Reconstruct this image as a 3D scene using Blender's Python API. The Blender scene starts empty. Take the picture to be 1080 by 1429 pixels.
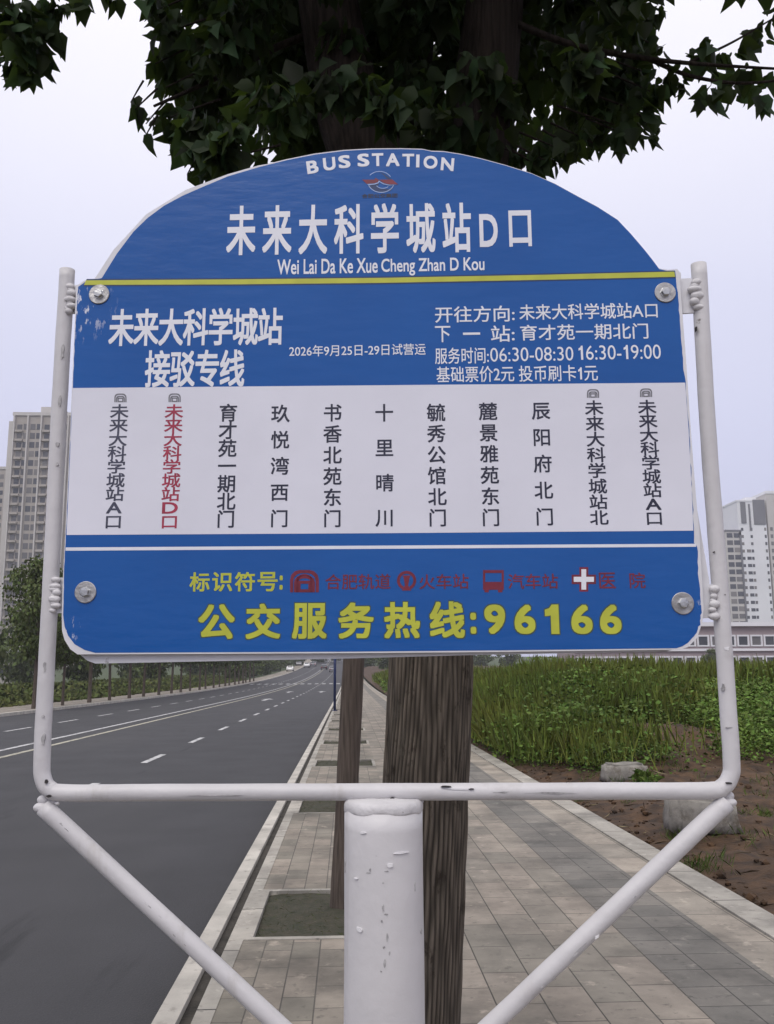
import bpy, bmesh, math, random
import numpy as np
from mathutils import Vector, Matrix

random.seed(7); rng = np.random.default_rng(7)
S = bpy.context.scene
COL = S.collection
PI = math.pi

# ------------------------------------------------------------------ camera
F = 1270.0; W0, H0 = 1080.0, 1429.0; EYE = Vector((0, 0, 1.5))
PITCH = math.atan(226.5 / F); YAW = math.atan(55 / (F / math.cos(PITCH))); ROLL = -0.0055
RC = (Matrix.Rotation(-YAW, 3, 'Z') @ Matrix.Rotation(PI / 2 + PITCH, 3, 'X') @ Matrix.Rotation(ROLL, 3, 'Z'))
cd = bpy.data.cameras.new('camera'); cam = bpy.data.objects.new('camera', cd); COL.objects.link(cam)
cam.matrix_world = Matrix.Translation(EYE) @ RC.to_4x4()
cd.sensor_fit = 'VERTICAL'; cd.sensor_height = 36.0; cd.lens = 36.0 * F / H0
cd.clip_start = 0.05; cd.clip_end = 3000
S.camera = cam

# ------------------------------------------------------------------ sky, sun, exposure (overcast day)
SUN_EL, SUN_AZ = math.radians(52), math.radians(205)      # azimuth clockwise from +Y: behind the camera, a little left
wd = bpy.data.worlds.new("World"); S.world = wd; wd.use_nodes = True
nt = wd.node_tree; nt.nodes.clear()
def wn(t, **k):
    n = nt.nodes.new(t)
    for a, b in k.items(): setattr(n, a, b)
    return n
out = wn('ShaderNodeOutputWorld'); bg = wn('ShaderNodeBackground'); bg.inputs['Strength'].default_value = 0.1
sky = wn('ShaderNodeTexSky', sky_type='NISHITA', sun_disc=False, sun_elevation=SUN_EL, sun_rotation=SUN_AZ, dust_density=3.0, air_density=1.2)
tc = wn('ShaderNodeTexCoord'); sep = wn('ShaderNodeSeparateXYZ'); ramp = wn('ShaderNodeValToRGB')
nt.links.new(tc.outputs['Generated'], sep.inputs[0]); nt.links.new(sep.outputs['Z'], ramp.inputs[0])
cr = ramp.color_ramp; cr.elements[0].position = 0.0; cr.elements[0].color = (5.6, 5.75, 7.7, 1)
cr.elements[1].position = 1.0; cr.elements[1].color = (14.0, 13.5, 13.0, 1)
e = cr.elements.new(0.15); e.color = (5.9, 6.0, 8.0, 1)
e = cr.elements.new(0.38); e.color = (7.2, 7.25, 8.9, 1)
e = cr.elements.new(0.60); e.color = (9.6, 9.4, 10.2, 1)
ns = wn('ShaderNodeTexNoise'); ns.inputs['Scale'].default_value = 2.2; ns.inputs['Detail'].default_value = 4
mr = wn('ShaderNodeMapRange'); mr.inputs['To Min'].default_value = 0.93; mr.inputs['To Max'].default_value = 1.07
nt.links.new(tc.outputs['Generated'], ns.inputs['Vector']); nt.links.new(ns.outputs['Fac'], mr.inputs['Value'])
vm = wn('ShaderNodeVectorMath', operation='SCALE')
nt.links.new(ramp.outputs[0], vm.inputs[0]); nt.links.new(mr.outputs[0], vm.inputs['Scale'])
mx = wn('ShaderNodeMix', data_type='RGBA'); mx.inputs['Factor'].default_value = 0.9       # cloud cover over the clear sky
nt.links.new(sky.outputs[0], mx.inputs['A']); nt.links.new(vm.outputs[0], mx.inputs['B'])
nt.links.new(mx.outputs['Result'], bg.inputs['Color']); nt.links.new(bg.outputs[0], out.inputs[0])
sl = bpy.data.lights.new('sun', 'SUN'); sl.energy = 1.15; sl.angle = math.radians(40); sl.color = (1, 0.96, 0.90)
so = bpy.data.objects.new('sun', sl); COL.objects.link(so)
sdir = Vector((math.sin(SUN_AZ) * math.cos(SUN_EL), math.cos(SUN_AZ) * math.cos(SUN_EL), math.sin(SUN_EL)))
so.rotation_euler = sdir.to_track_quat('Z', 'Y').to_euler(); so.location = (0, 0, 30)
S.view_settings.view_transform = 'Standard'; S.view_settings.look = 'None'
S.view_settings.exposure = 0.22; S.view_settings.gamma = 1.0
S.cycles.max_bounces = 6

# ------------------------------------------------------------------ measuring helpers: photo pixel -> ray -> point on a real surface
def ray(x, y): return RC @ Vector((x - W0 / 2, -(y - H0 / 2), -F))
def ground(x, y, z=0.0):
    d = ray(x, y); return EYE + d * ((z - EYE.z) / d.z)
def depth(x, y, Y):                       # point at distance Y along the street
    d = ray(x, y); return EYE + d * (Y / d.y)
PHI = YAW + math.radians(1.7)             # the sign's own rotation
SU = Vector((math.cos(PHI), -math.sin(PHI), 0)); SN = Vector((-math.sin(PHI), -math.cos(PHI), 0)); SV = Vector((0, 0, 1))
d0 = ray(535, 714.5).normalized(); SP = EYE + d0 * (1.2 / (d0.x * math.sin(YAW) + d0.y * math.cos(YAW)))
def onsign(x, y, off=0.0):                # point on the sign's plane, off metres in front of it
    d = ray(x, y); p0 = SP + SN * off
    return EYE + d * ((p0 - EYE).dot(SN) / d.dot(SN))
def gz(y):                                # the street climbs slowly far away
    t = max(0.0, min(y, 420) - 60); return 0.000075 * t * t

# ------------------------------------------------------------------ materials
def mat(name, col, rough=0.6, var=0.12, vscale=8.0, bump=0.0, bscale=40.0, metal=0.0, stretch=(1, 1, 1), col2=None, spec=0.5, detail=5.0, island=0.0, coat=0.0):
    m = bpy.data.materials.new(name); m.use_nodes = True
    n = m.node_tree.nodes; l = m.node_tree.links; b = n['Principled BSDF']
    b.inputs['Roughness'].default_value = rough; b.inputs['Metallic'].default_value = metal
    b.inputs['Specular IOR Level'].default_value = spec
    if coat: b.inputs['Coat Weight'].default_value = coat; b.inputs['Coat Roughness'].default_value = 0.12
    t = n.new('ShaderNodeTexCoord'); mp = n.new('ShaderNodeMapping'); mp.inputs['Scale'].default_value = stretch
    l.new(t.outputs['Object'], mp.inputs[0])
    no = n.new('ShaderNodeTexNoise'); no.inputs['Scale'].default_value = vscale; no.inputs['Detail'].default_value = detail
    l.new(mp.outputs[0], no.inputs['Vector'])
    c2 = col2 or tuple(c * (1 - 2 * var) for c in col)
    c1 = col if col2 else tuple(min(1, c * (1 + 2 * var)) for c in col)
    r = n.new('ShaderNodeValToRGB'); r.color_ramp.elements[0].position = 0.3; r.color_ramp.elements[1].position = 0.7
    r.color_ramp.elements[0].color = (*c2, 1); r.color_ramp.elements[1].color = (*c1, 1)
    l.new(no.outputs['Fac'], r.inputs[0]); last = r.outputs[0]
    if island:
        g = n.new('ShaderNodeNewGeometry'); hs = n.new('ShaderNodeHueSaturation')
        m1 = n.new('ShaderNodeMapRange'); m1.inputs['To Min'].default_value = 1 - island; m1.inputs['To Max'].default_value = 1 + island
        m2 = n.new('ShaderNodeMapRange'); m2.inputs['To Min'].default_value = 0.5 - island * .07; m2.inputs['To Max'].default_value = 0.5 + island * .04
        l.new(g.outputs['Random Per Island'], m1.inputs[0]); l.new(g.outputs['Random Per Island'], m2.inputs[0])
        l.new(m1.outputs[0], hs.inputs['Value']); l.new(m2.outputs[0], hs.inputs['Hue']); l.new(last, hs.inputs['Color']); last = hs.outputs[0]
    l.new(last, b.inputs['Base Color'])
    if bump:
        n2 = n.new('ShaderNodeTexNoise'); n2.inputs['Scale'].default_value = bscale; n2.inputs['Detail'].default_value = 6
        l.new(mp.outputs[0], n2.inputs['Vector']); bp = n.new('ShaderNodeBump'); bp.inputs['Strength'].default_value = bump
        bp.inputs['Distance'].default_value = 0.01; l.new(n2.outputs['Fac'], bp.inputs['Height']); l.new(bp.outputs[0], b.inputs['Normal'])
    m['out'] = last.node.name
    return m
def wear(m, col, scale, lo, hi, stretch=(1, 1, 1), rough=None, box=None):
    """patches of another material showing through: chips, scratches, stains"""
    n = m.node_tree.nodes; l = m.node_tree.links; b = n['Principled BSDF']
    src = b.inputs['Base Color'].links[0].from_socket
    t = n.new('ShaderNodeTexCoord'); mp = n.new('ShaderNodeMapping'); mp.inputs['Scale'].default_value = stretch
    l.new(t.outputs['Object'], mp.inputs[0]); no = n.new('ShaderNodeTexNoise'); no.inputs['Scale'].default_value = scale
    no.inputs['Detail'].default_value = 8; no.inputs['Roughness'].default_value = 0.65; l.new(mp.outputs[0], no.inputs['Vector'])
    mr = n.new('ShaderNodeMapRange'); mr.inputs['From Min'].default_value = lo; mr.inputs['From Max'].default_value = hi
    l.new(no.outputs['Fac'], mr.inputs[0]); fac = mr.outputs[0]
    if box:                                # centre (object space) and radius of the worn spot
        vm = n.new('ShaderNodeVectorMath'); vm.operation = 'DISTANCE'; l.new(t.outputs['Object'], vm.inputs[0]); vm.inputs[1].default_value = box[0]
        m2 = n.new('ShaderNodeMapRange'); m2.inputs['From Min'].default_value = box[1]; m2.inputs['From Max'].default_value = box[1] * .25
        l.new(vm.outputs['Value'], m2.inputs[0]); mu = n.new('ShaderNodeMath'); mu.operation = 'MULTIPLY'
        l.new(fac, mu.inputs[0]); l.new(m2.outputs[0], mu.inputs[1]); fac = mu.outputs[0]
    mix = n.new('ShaderNodeMix'); mix.data_type = 'RGBA'; l.new(fac, mix.inputs['Factor']); l.new(src, mix.inputs['A'])
    mix.inputs['B'].default_value = (*col, 1); l.new(mix.outputs['Result'], b.inputs['Base Color'])
    return m

M = {}
M['asphalt'] = wear(mat('asphalt', (0.034, 0.034, 0.038), 0.85, 0.10, 0.9, 0.5, 90), (0.047, 0.046, 0.049), 0.35, .50, .75, (1, .2, 1))
M['asphalt'] = wear(M['asphalt'], (0.085, 0.083, 0.085), 160, .56, .72)
M['asphalt'] = wear(M['asphalt'], (0.016, 0.016, 0.018), 2.3, .62, .74, (1, .12, 1))
M['kerb'] = wear(mat('kerb_stone', (0.44, 0.415, 0.37), 0.85, 0.12, 3, 0.35, 60), (0.16, 0.15, 0.13), 9, .55, .75)
M['gutter'] = mat('gutter_dirt', (0.045, 0.04, 0.034), 0.95, 0.2, 9, 0.6, 60)
M['soil'] = mat('soil', (0.058, 0.031, 0.014), 0.95, 0.3, 5, 1.0, 30)
M['pit'] = wear(mat('pit_soil', (0.062, 0.054, 0.035), 0.95, 0.25, 14, 1.0, 60, col2=(0.030, 0.034, 0.017)), (0.10, 0.085, 0.06), 60, .60, .68)
M['paint'] = wear(mat('road_paint', (0.5, 0.5, 0.5), 0.8, 0.05, 4), (0.12, 0.12, 0.13), 7, .5, .62)
M['yellow_paint'] = wear(mat('yellow_road_paint', (0.40, 0.38, 0.30), 0.8, 0.05, 4), (0.12, 0.12, 0.12), 6, .5, .66)
M['grassland'] = mat('grassland', (0.05, 0.075, 0.02), 0.95, 0.2, 0.4, 0.5, 6, col2=(0.035, 0.05, 0.016))
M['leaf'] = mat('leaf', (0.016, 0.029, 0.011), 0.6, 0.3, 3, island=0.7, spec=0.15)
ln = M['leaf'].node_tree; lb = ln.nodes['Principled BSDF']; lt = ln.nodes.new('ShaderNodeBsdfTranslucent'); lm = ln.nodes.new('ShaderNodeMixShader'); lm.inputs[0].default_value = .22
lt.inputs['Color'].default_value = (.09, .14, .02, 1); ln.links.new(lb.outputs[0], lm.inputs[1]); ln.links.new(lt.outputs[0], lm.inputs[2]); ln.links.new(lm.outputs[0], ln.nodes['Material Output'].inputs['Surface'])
M['far_leaf'] = mat('street_tree_leaf', (0.075, 0.10, 0.03), 0.7, 0.15, 1.0, island=0.4, spec=0.2)
M['weed'] = mat('weed_leaf', (0.125, 0.20, 0.03), 0.7, 0.15, 0.35, island=0.4, spec=0.25, col2=(0.05, 0.092, 0.018))
M['grass'] = mat('dry_grass', (0.25, 0.285, 0.06), 0.8, 0.15, 0.3, island=0.4, spec=0.2, col2=(0.12, 0.19, 0.035))
M['verge'] = mat('verge_growth', (0.12, 0.135, 0.04), 0.8, 0.2, .5, island=0.4, spec=0.2, col2=(0.055, 0.08, 0.022))
M['straw'] = mat('straw', (0.17, 0.135, 0.085), 0.9, 0.2, 2, island=0.5, spec=0.1)
M['bark'] = mat('bark', (0.036, 0.028, 0.023), 0.95, 0.15, 95, 1.0, 120, stretch=(1, 1, 0.035), col2=(0.014, 0.011, 0.009), spec=0.1, detail=2)
def furrowed(m):
    n = m.node_tree.nodes; l = m.node_tree.links; b = n['Principled BSDF']; src = b.inputs['Base Color'].links[0].from_socket
    at_ = n.new('ShaderNodeAttribute'); at_.attribute_name = 'furrow'; r = n.new('ShaderNodeMapRange'); l.new(at_.outputs['Fac'], r.inputs[0])
    r.inputs['From Min'].default_value = .1; r.inputs['From Max'].default_value = .85; r.inputs['To Min'].default_value = .40; r.inputs['To Max'].default_value = 1.5
    v = n.new('ShaderNodeVectorMath'); v.operation = 'SCALE'; l.new(src, v.inputs[0]); l.new(r.outputs[0], v.inputs['Scale']); l.new(v.outputs[0], b.inputs['Base Color']); return m
M['trunk_bark'] = wear(furrowed(mat('furrowed_bark', (0.125, 0.104, 0.082), 0.95, 0.15, 110, 0.9, 140, stretch=(1, 1, 0.07), col2=(0.066, 0.056, 0.045), spec=0.2)), (0.035, 0.028, 0.021), 30, .58, .68, (1, 1, .5))
M['trunk_bark'] = wear(M['trunk_bark'], (0.13, 0.118, 0.095), 12, .62, .72, (1, 1, .3))
M['thin_bark'] = mat('thin_bark', (0.135, 0.108, 0.088), 0.95, 0.15, 60, 0.6, 90, stretch=(1, 1, 0.06), col2=(0.06, 0.048, 0.04), spec=0.2)
M['concrete'] = wear(mat('rough_concrete', (0.25, 0.235, 0.21), 0.95, 0.15, 6, 0.8, 35), (0.10, 0.08, 0.055), 5, .5, .7)
M['post'] = wear(mat('white_enamel', (0.575, 0.56, 0.565), 0.42, 0.03, 12, 0.10, 60, spec=0.4), (0.22, 0.2, 0.19), 26, .70, .73)
M['post'] = wear(M['post'], (0.50, 0.48, 0.48), 9, .60, .70)
M['post'] = wear(M['post'], (0.36, 0.33, 0.29), 14, .56, .78, (1, 1, .08))
M['weld'] = wear(mat('painted_weld', (0.59, 0.575, 0.58), 0.45, 0.04, 30, 0.2, 140), (0.25, 0.22, 0.2), 60, .66, .72)
M['rust'] = mat('bare_metal_chip', (0.035, 0.03, 0.03), 0.8, 0.3, 60)
M['board'] = wear(mat('white_plate', (0.66, 0.655, 0.68), 0.5, 0.03, 20, 0.05, 60), (0.3, 0.28, 0.28), 40, .66, .72)
M['band'] = mat('white_film', (0.70, 0.70, 0.77), 0.42, 0.02, 6, 0.05, 30, spec=0.3)
M['steel'] = mat('zinc_steel', (0.40, 0.39, 0.38), 0.42, 0.1, 90, 0.15, 200, metal=0.75)
M['bolt'] = mat('bolt_steel', (0.5, 0.5, 0.49), 0.3, 0.08, 90, 0.1, 200, metal=0.9)
M['lettering'] = mat('white_vinyl', (0.74, 0.75, 0.80), 0.4, 0.02, 20)
M['yellow'] = mat('yellow_vinyl', (0.47, 0.49, 0.045), 0.4, 0.05, 30)
M['outline'] = mat('olive_outline', (0.04, 0.075, 0.06), 0.4, 0.05, 30)
M['navy'] = mat('navy_ink', (0.016, 0.017, 0.04), 0.4, 0.05, 30)
M['slate'] = mat('faded_ink', (0.05, 0.052, 0.085), 0.4, 0.1, 60)
M['red'] = mat('red_ink', (0.34, 0.025, 0.06), 0.4, 0.08, 60)
M['maroon'] = mat('dark_red_ink', (0.17, 0.013, 0.03), 0.4, 0.1, 60)
M['grey_ink'] = mat('grey_ink', (0.17, 0.17, 0.19), 0.4, 0.05, 60)
M['dark_blue'] = mat('dark_blue_edge', (0.008, 0.03, 0.11), 0.35, 0.05, 30)
M['light_line'] = mat('pale_blue_line', (0.30, 0.42, 0.68), 0.4, 0.05, 30)
M['blue_post'] = mat('blue_enamel', (0.018, 0.03, 0.10), 0.5, 0.08, 10)
M['tower_wall'] = mat('beige_render', (0.36, 0.325, 0.29), 0.9, 0.06, 0.05)
M['tower_pale'] = mat('pale_render', (0.50, 0.475, 0.45), 0.9, 0.05, 0.05)
M['tower_white'] = mat('white_render', (0.72, 0.72, 0.74), 0.9, 0.04, 0.05)
M['tower_grey'] = mat('grey_render', (0.16, 0.16, 0.175), 0.8, 0.06, 0.05)
M['hall_wall'] = mat('maroon_render', (0.32, 0.26, 0.265), 0.9, 0.06, 0.2)
M['glass'] = mat('window_glass', (0.05, 0.055, 0.065), 0.2, 0.15, 0.3)
gn = M['glass'].node_tree; gb = gn.nodes['Principled BSDF']; gs = gb.inputs['Base Color'].links[0].from_socket; gi = gn.nodes.new('ShaderNodeObjectInfo'); gr = gn.nodes.new('ShaderNodeMapRange'); gm = gn.nodes.new('ShaderNodeMix'); gm.data_type = 'RGBA'
gr.inputs['From Min'].default_value = .45; gr.inputs['From Max'].default_value = 1.0; gr.inputs['To Max'].default_value = .8; gn.links.new(gi.outputs['Random'], gr.inputs[0]); gn.links.new(gr.outputs[0], gm.inputs['Factor']); gn.links.new(gs, gm.inputs['A'])
gm.inputs['B'].default_value = (.24, .22, .2, 1); gn.links.new(gm.outputs['Result'], gb.inputs['Base Color'])   # curtains behind some panes
M['car_white'] = mat('white_car_paint', (0.7, 0.7, 0.7), 0.3, 0.02, 1, coat=0.6)
M['car_grey'] = mat('grey_car_paint', (0.2, 0.2, 0.22), 0.3, 0.02, 1, coat=0.6)
M['car_dark'] = mat('dark_car_paint', (0.03, 0.03, 0.04), 0.3, 0.02, 1, coat=0.6)
M['tyre'] = mat('tyre_rubber', (0.02, 0.02, 0.02), 0.9, 0.1, 5)
M['lamp_red'] = mat('tail_lamp', (0.3, 0.01, 0.01), 0.3, 0.05, 5)
M['lamp_clear'] = mat('head_lamp', (0.7, 0.7, 0.68), 0.2, 0.05, 5)

# the printed blue film: slightly wavy and glossy, cloudy where it has bleached, scratched by the bolts
def blue_film():
    m = mat('blue_film', (0.006, 0.093, 0.35), 0.26, 0.0, 5, 0.0, spec=0.40, col2=(0.004, 0.080, 0.315))
    n = m.node_tree.nodes; l = m.node_tree.links; b = n['Principled BSDF']
    t = n.new('ShaderNodeTexCoord'); mp = n.new('ShaderNodeMapping'); mp.inputs['Scale'].default_value = (1, 1, 3.2)
    l.new(t.outputs['Object'], mp.inputs[0]); no = n.new('ShaderNodeTexNoise'); no.inputs['Scale'].default_value = 17; no.inputs['Detail'].default_value = 5
    l.new(mp.outputs[0], no.inputs['Vector'])
    bp = n.new('ShaderNodeBump'); bp.inputs['Strength'].default_value = 0.10; bp.inputs['Distance'].default_value = 0.006
    l.new(no.outputs['Fac'], bp.inputs['Height']); l.new(bp.outputs[0], b.inputs['Normal'])
    r = n.new('ShaderNodeMapRange'); r.inputs['To Min'].default_value = 0.12; r.inputs['To Max'].default_value = 0.28
    l.new(no.outputs['Fac'], r.inputs[0]); l.new(r.outputs[0], b.inputs['Roughness'])
    return m
M['film'] = blue_film()

def paving_mat(name, c1, c2, mortar, bw, bh, offs=0.5, var=0.4, rot=PI / 2, msize=0.004):
    m = bpy.data.materials.new(name); m.use_nodes = True
    n = m.node_tree.nodes; l = m.node_tree.links; b = n['Principled BSDF']; b.inputs['Roughness'].default_value = 0.8
    t = n.new('ShaderNodeTexCoord'); mp = n.new('ShaderNodeMapping'); mp.inputs['Rotation'].default_value = (0, 0, rot)
    l.new(t.outputs['Object'], mp.inputs[0])
    br = n.new('ShaderNodeTexBrick'); br.offset = offs; br.inputs['Scale'].default_value = 1
    br.inputs['Brick Width'].default_value = bw; br.inputs['Row Height'].default_value = bh; br.inputs['Mortar Size'].default_value = msize
    br.inputs['Mortar Smooth'].default_value = 0.3; br.inputs['Bias'].default_value = 0.0
    br.inputs['Color1'].default_value = (*c1, 1); br.inputs['Color2'].default_value = (*c2, 1); br.inputs['Mortar'].default_value = (*mortar, 1)
    l.new(mp.outputs[0], br.inputs['Vector'])
    no = n.new('ShaderNodeTexNoise'); no.inputs['Scale'].default_value = 1.7; no.inputs['Detail'].default_value = 8; no.inputs['Roughness'].default_value = .65
    l.new(t.outputs['Object'], no.inputs['Vector'])
    r = n.new('ShaderNodeMapRange'); r.inputs['From Min'].default_value = .3; r.inputs['From Max'].default_value = .7
    r.inputs['To Min'].default_value = 1 - var; r.inputs['To Max'].default_value = 1 + var * .6
    l.new(no.outputs['Fac'], r.inputs[0]); sc = n.new('ShaderNodeVectorMath'); sc.operation = 'SCALE'
    l.new(br.outputs['Color'], sc.inputs[0]); l.new(r.outputs[0], sc.inputs['Scale']); l.new(sc.outputs[0], b.inputs['Base Color'])
    n2 = n.new('ShaderNodeTexNoise'); n2.inputs['Scale'].default_value = 70; n2.inputs['Detail'].default_value = 4; l.new(t.outputs['Object'], n2.inputs['Vector'])
    wear(m, tuple(c * .40 for c in c2), 1.3, .50, .74)
    wear(m, tuple(c * .55 for c in c2), 14, .58, .70)
    wear(m, tuple(c * 1.35 for c in c1), 5.5, .60, .72)
    ma = n.new('ShaderNodeMath'); ma.operation = 'MULTIPLY_ADD'; ma.inputs[1].default_value = 0.25
    iv = n.new('ShaderNodeMath'); iv.operation = 'SUBTRACT'; iv.inputs[0].default_value = 1.0; l.new(br.outputs['Fac'], iv.inputs[1])
    l.new(n2.outputs['Fac'], ma.inputs[0]); l.new(iv.outputs[0], ma.inputs[2])
    bp = n.new('ShaderNodeBump'); bp.inputs['Strength'].default_value = 0.6; bp.inputs['Distance'].default_value = 0.004
    l.new(ma.outputs[0], bp.inputs['Height']); l.new(bp.outputs[0], b.inputs['Normal'])
    return m
M['paver_small'] = paving_mat('small_paving_slab', (0.30, 0.258, 0.21), (0.20, 0.183, 0.148), (0.10, 0.09, 0.075), 0.30, 0.155, var=.45)
M['paver'] = paving_mat('paving_slab', (0.33, 0.283, 0.232), (0.225, 0.205, 0.168), (0.07, 0.062, 0.05), 0.45, 0.228, var=.45)
M['paver_grey'] = paving_mat('grey_paving_slab', (0.215, 0.197, 0.17), (0.155, 0.148, 0.13), (0.055, 0.05, 0.045), 0.26, 0.26, offs=0.0, var=.3)
M['paver_pale'] = paving_mat('pale_paving_slab', (0.38, 0.33, 0.27), (0.29, 0.26, 0.215), (0.09, 0.08, 0.07), 0.6, 0.3)
M['edging'] = paving_mat('edging_stone', (0.42, 0.39, 0.34), (0.34, 0.32, 0.28), (0.06, 0.055, 0.05), 0.9, 2.0, offs=0.0, msize=0.008)

# ------------------------------------------------------------------ object helpers
def link(name, me, m, parent=None, base=None):
    o = bpy.data.objects.new(name, me); COL.objects.link(o)
    if m is not None and not me.materials: me.materials.append(m)
    if parent is not None: o.parent = parent
    return o
def obj(name, bm, m, parent=None, base=None, smooth=False):
    """link a bmesh as one mesh object; base: world point its coordinates are taken from"""
    if base is not None: bmesh.ops.translate(bm, verts=bm.verts, vec=-Vector(base))
    me = bpy.data.meshes.new(name); bmesh.ops.recalc_face_normals(bm, faces=bm.faces); bm.to_mesh(me); bm.free()
    if smooth:
        for p in me.polygons: p.use_smooth = True
    return link(name, me, m, parent)
def raw(name, verts, faces, m, parent=None, smooth=False):
    me = bpy.data.meshes.new(name); me.from_pydata([tuple(v) for v in verts], [], faces); me.update()
    if smooth:
        for p in me.polygons: p.use_smooth = True
    return link(name, me, m, parent)
def fast_mesh(name, verts, loops, sizes, m, parent=None):
    """numpy arrays -> mesh (thousands of leaves)"""
    me = bpy.data.meshes.new(name); sizes = np.asarray(sizes, np.int32)
    me.vertices.add(len(verts)); me.vertices.foreach_set('co', np.asarray(verts, np.float32).ravel())
    me.loops.add(len(loops)); me.loops.foreach_set('vertex_index', np.asarray(loops, np.int32))
    me.polygons.add(len(sizes)); st = np.zeros(len(sizes), np.int32); st[1:] = np.cumsum(sizes)[:-1]
    me.polygons.foreach_set('loop_start', st); me.update(calc_edges=True); me.validate()
    return link(name, me, m, parent)
def thing(name, label, cat, loc=(0, 0, 0), rz=0, group=None):
    o = bpy.data.objects.new(name, None); COL.objects.link(o); o.location = loc; o.rotation_euler = (0, 0, rz)
    return tag(o, label, cat, group)
def tag(o, label, cat, group=None):
    o['label'] = label; o['category'] = cat
    if group: o['group'] = group
    return o
def struct(o, kind='structure'): o['kind'] = kind; return o
def copy_tree(o, parent=None):
    c = o.copy(); COL.objects.link(c); c.parent = parent
    for ch in [k for k in S.objects if k.parent == o]: copy_tree(ch, c)
    return c
def add_box(bm, x0, x1, y0, y1, z0, z1):
    v = [bm.verts.new(p) for p in ((x0, y0, z0), (x1, y0, z0), (x1, y1, z0), (x0, y1, z0), (x0, y0, z1), (x1, y0, z1), (x1, y1, z1), (x0, y1, z1))]
    for f in ((0, 3, 2, 1), (4, 5, 6, 7), (0, 1, 5, 4), (1, 2, 6, 5), (2, 3, 7, 6), (3, 0, 4, 7)): bm.faces.new([v[i] for i in f])
def box(name, x0, x1, y0, y1, z0, z1, m, parent=None):
    bm = bmesh.new(); add_box(bm, x0, x1, y0, y1, z0, z1); return obj(name, bm, m, parent)
def smoothpath(pts, n=10):
    """Catmull-Rom through points"""
    P = [Vector(p) for p in pts]; P = [P[0] * 2 - P[1]] + P + [P[-1] * 2 - P[-2]]; res = []
    for i in range(1, len(P) - 2):
        for k in range(n):
            t = k / n; a, b, c, d = P[i - 1], P[i], P[i + 1], P[i + 2]
            res.append(0.5 * ((2 * b) + (c - a) * t + (2 * a - 5 * b + 4 * c - d) * t * t + (3 * b - 3 * c + d - a) * t ** 3))
    res.append(P[-2]); return res
def add_tube(bm, pts, rad, seg=16, caps=True, fn=None, lay=None):
    pts = [Vector(p) for p in pts]; n = len(pts); rads = rad if hasattr(rad, '__len__') else [rad] * n
    up = None; rings = []
    for i, p in enumerate(pts):
        t = (pts[min(i + 1, n - 1)] - pts[max(i - 1, 0)]).normalized()
        if up is None: up = Vector((1, 0, 0)) if abs(t.x) < .8 else Vector((0, 1, 0))
        a = (up - t * up.dot(t)).normalized(); b = t.cross(a); up = a
        ring = []
        for k in range(seg):
            th = 2 * PI * k / seg; r = rads[i] * (fn(th, p) if fn else 1)
            ring.append(bm.verts.new(p + a * (math.cos(th) * r) + b * (math.sin(th) * r)))
            if lay: ring[-1][bm.verts.layers.float[lay]] = furrow(th, p)
        rings.append(ring)
    for i in range(n - 1):
        for k in range(seg):
            bm.faces.new((rings[i][k], rings[i][(k + 1) % seg], rings[i + 1][(k + 1) % seg], rings[i + 1][k]))
    if caps: bm.faces.new(rings[0][::-1]); bm.faces.new(rings[-1])
def add_ball(bm, c, r, sub=2, sc=(1, 1, 1), jig=0.0):
    res = bmesh.ops.create_icosphere(bm, subdivisions=sub, radius=1)
    for v in res['verts']:
        j = 1 + random.uniform(-jig, jig)
        v.co = Vector((v.co.x * r * sc[0] * j, v.co.y * r * sc[1] * j, v.co.z * r * sc[2] * j)) + Vector(c)
def strip(name, x0, x1, ys, z, m, parent=None, thick=None):
    """a sheet along the street that follows its profile; thick gives it sides and an underside"""
    bm = bmesh.new(); prev = None
    for y in ys:
        zz = z + gz(y)
        cur = [bm.verts.new((x0, y, zz)), bm.verts.new((x1, y, zz))]
        if thick: cur += [bm.verts.new((x1, y, zz - thick)), bm.verts.new((x0, y, zz - thick))]
        if prev:
            k = len(cur)
            for i in range(k if thick else 1): bm.faces.new((prev[i], prev[(i + 1) % k], cur[(i + 1) % k], cur[i]))
        elif thick: bm.faces.new(cur)
        prev = cur
    if thick: bm.faces.new(prev[::-1])
    return obj(name, bm, m, parent)

# ------------------------------------------------------------------ ground and street
YS = [-120, -40, -12, 0, 20, 40, 60] + list(range(70, 430, 10)) + [460, 520, 700]
RZ = -0.13
def road_x(): return -14.3, -0.86
struct(strip('ground', -700, 700, [-300, -40, 0, 30, 60] + list(range(70, 430, 20)) + [520, 700, 1000], -0.22, M['grassland']))
struct(strip('road', -14.2, -0.86, YS, RZ, M['asphalt']))
struct(strip('kerb', -0.86, -0.755, YS, 0.0, M['kerb'], thick=0.2))
struct(strip('gutter', -0.757, -0.683, YS, -0.035, M['gutter']))
struct(strip('inner_kerb', -0.685, -0.60, YS, 0.004, M['edging'], thick=0.2))
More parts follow.
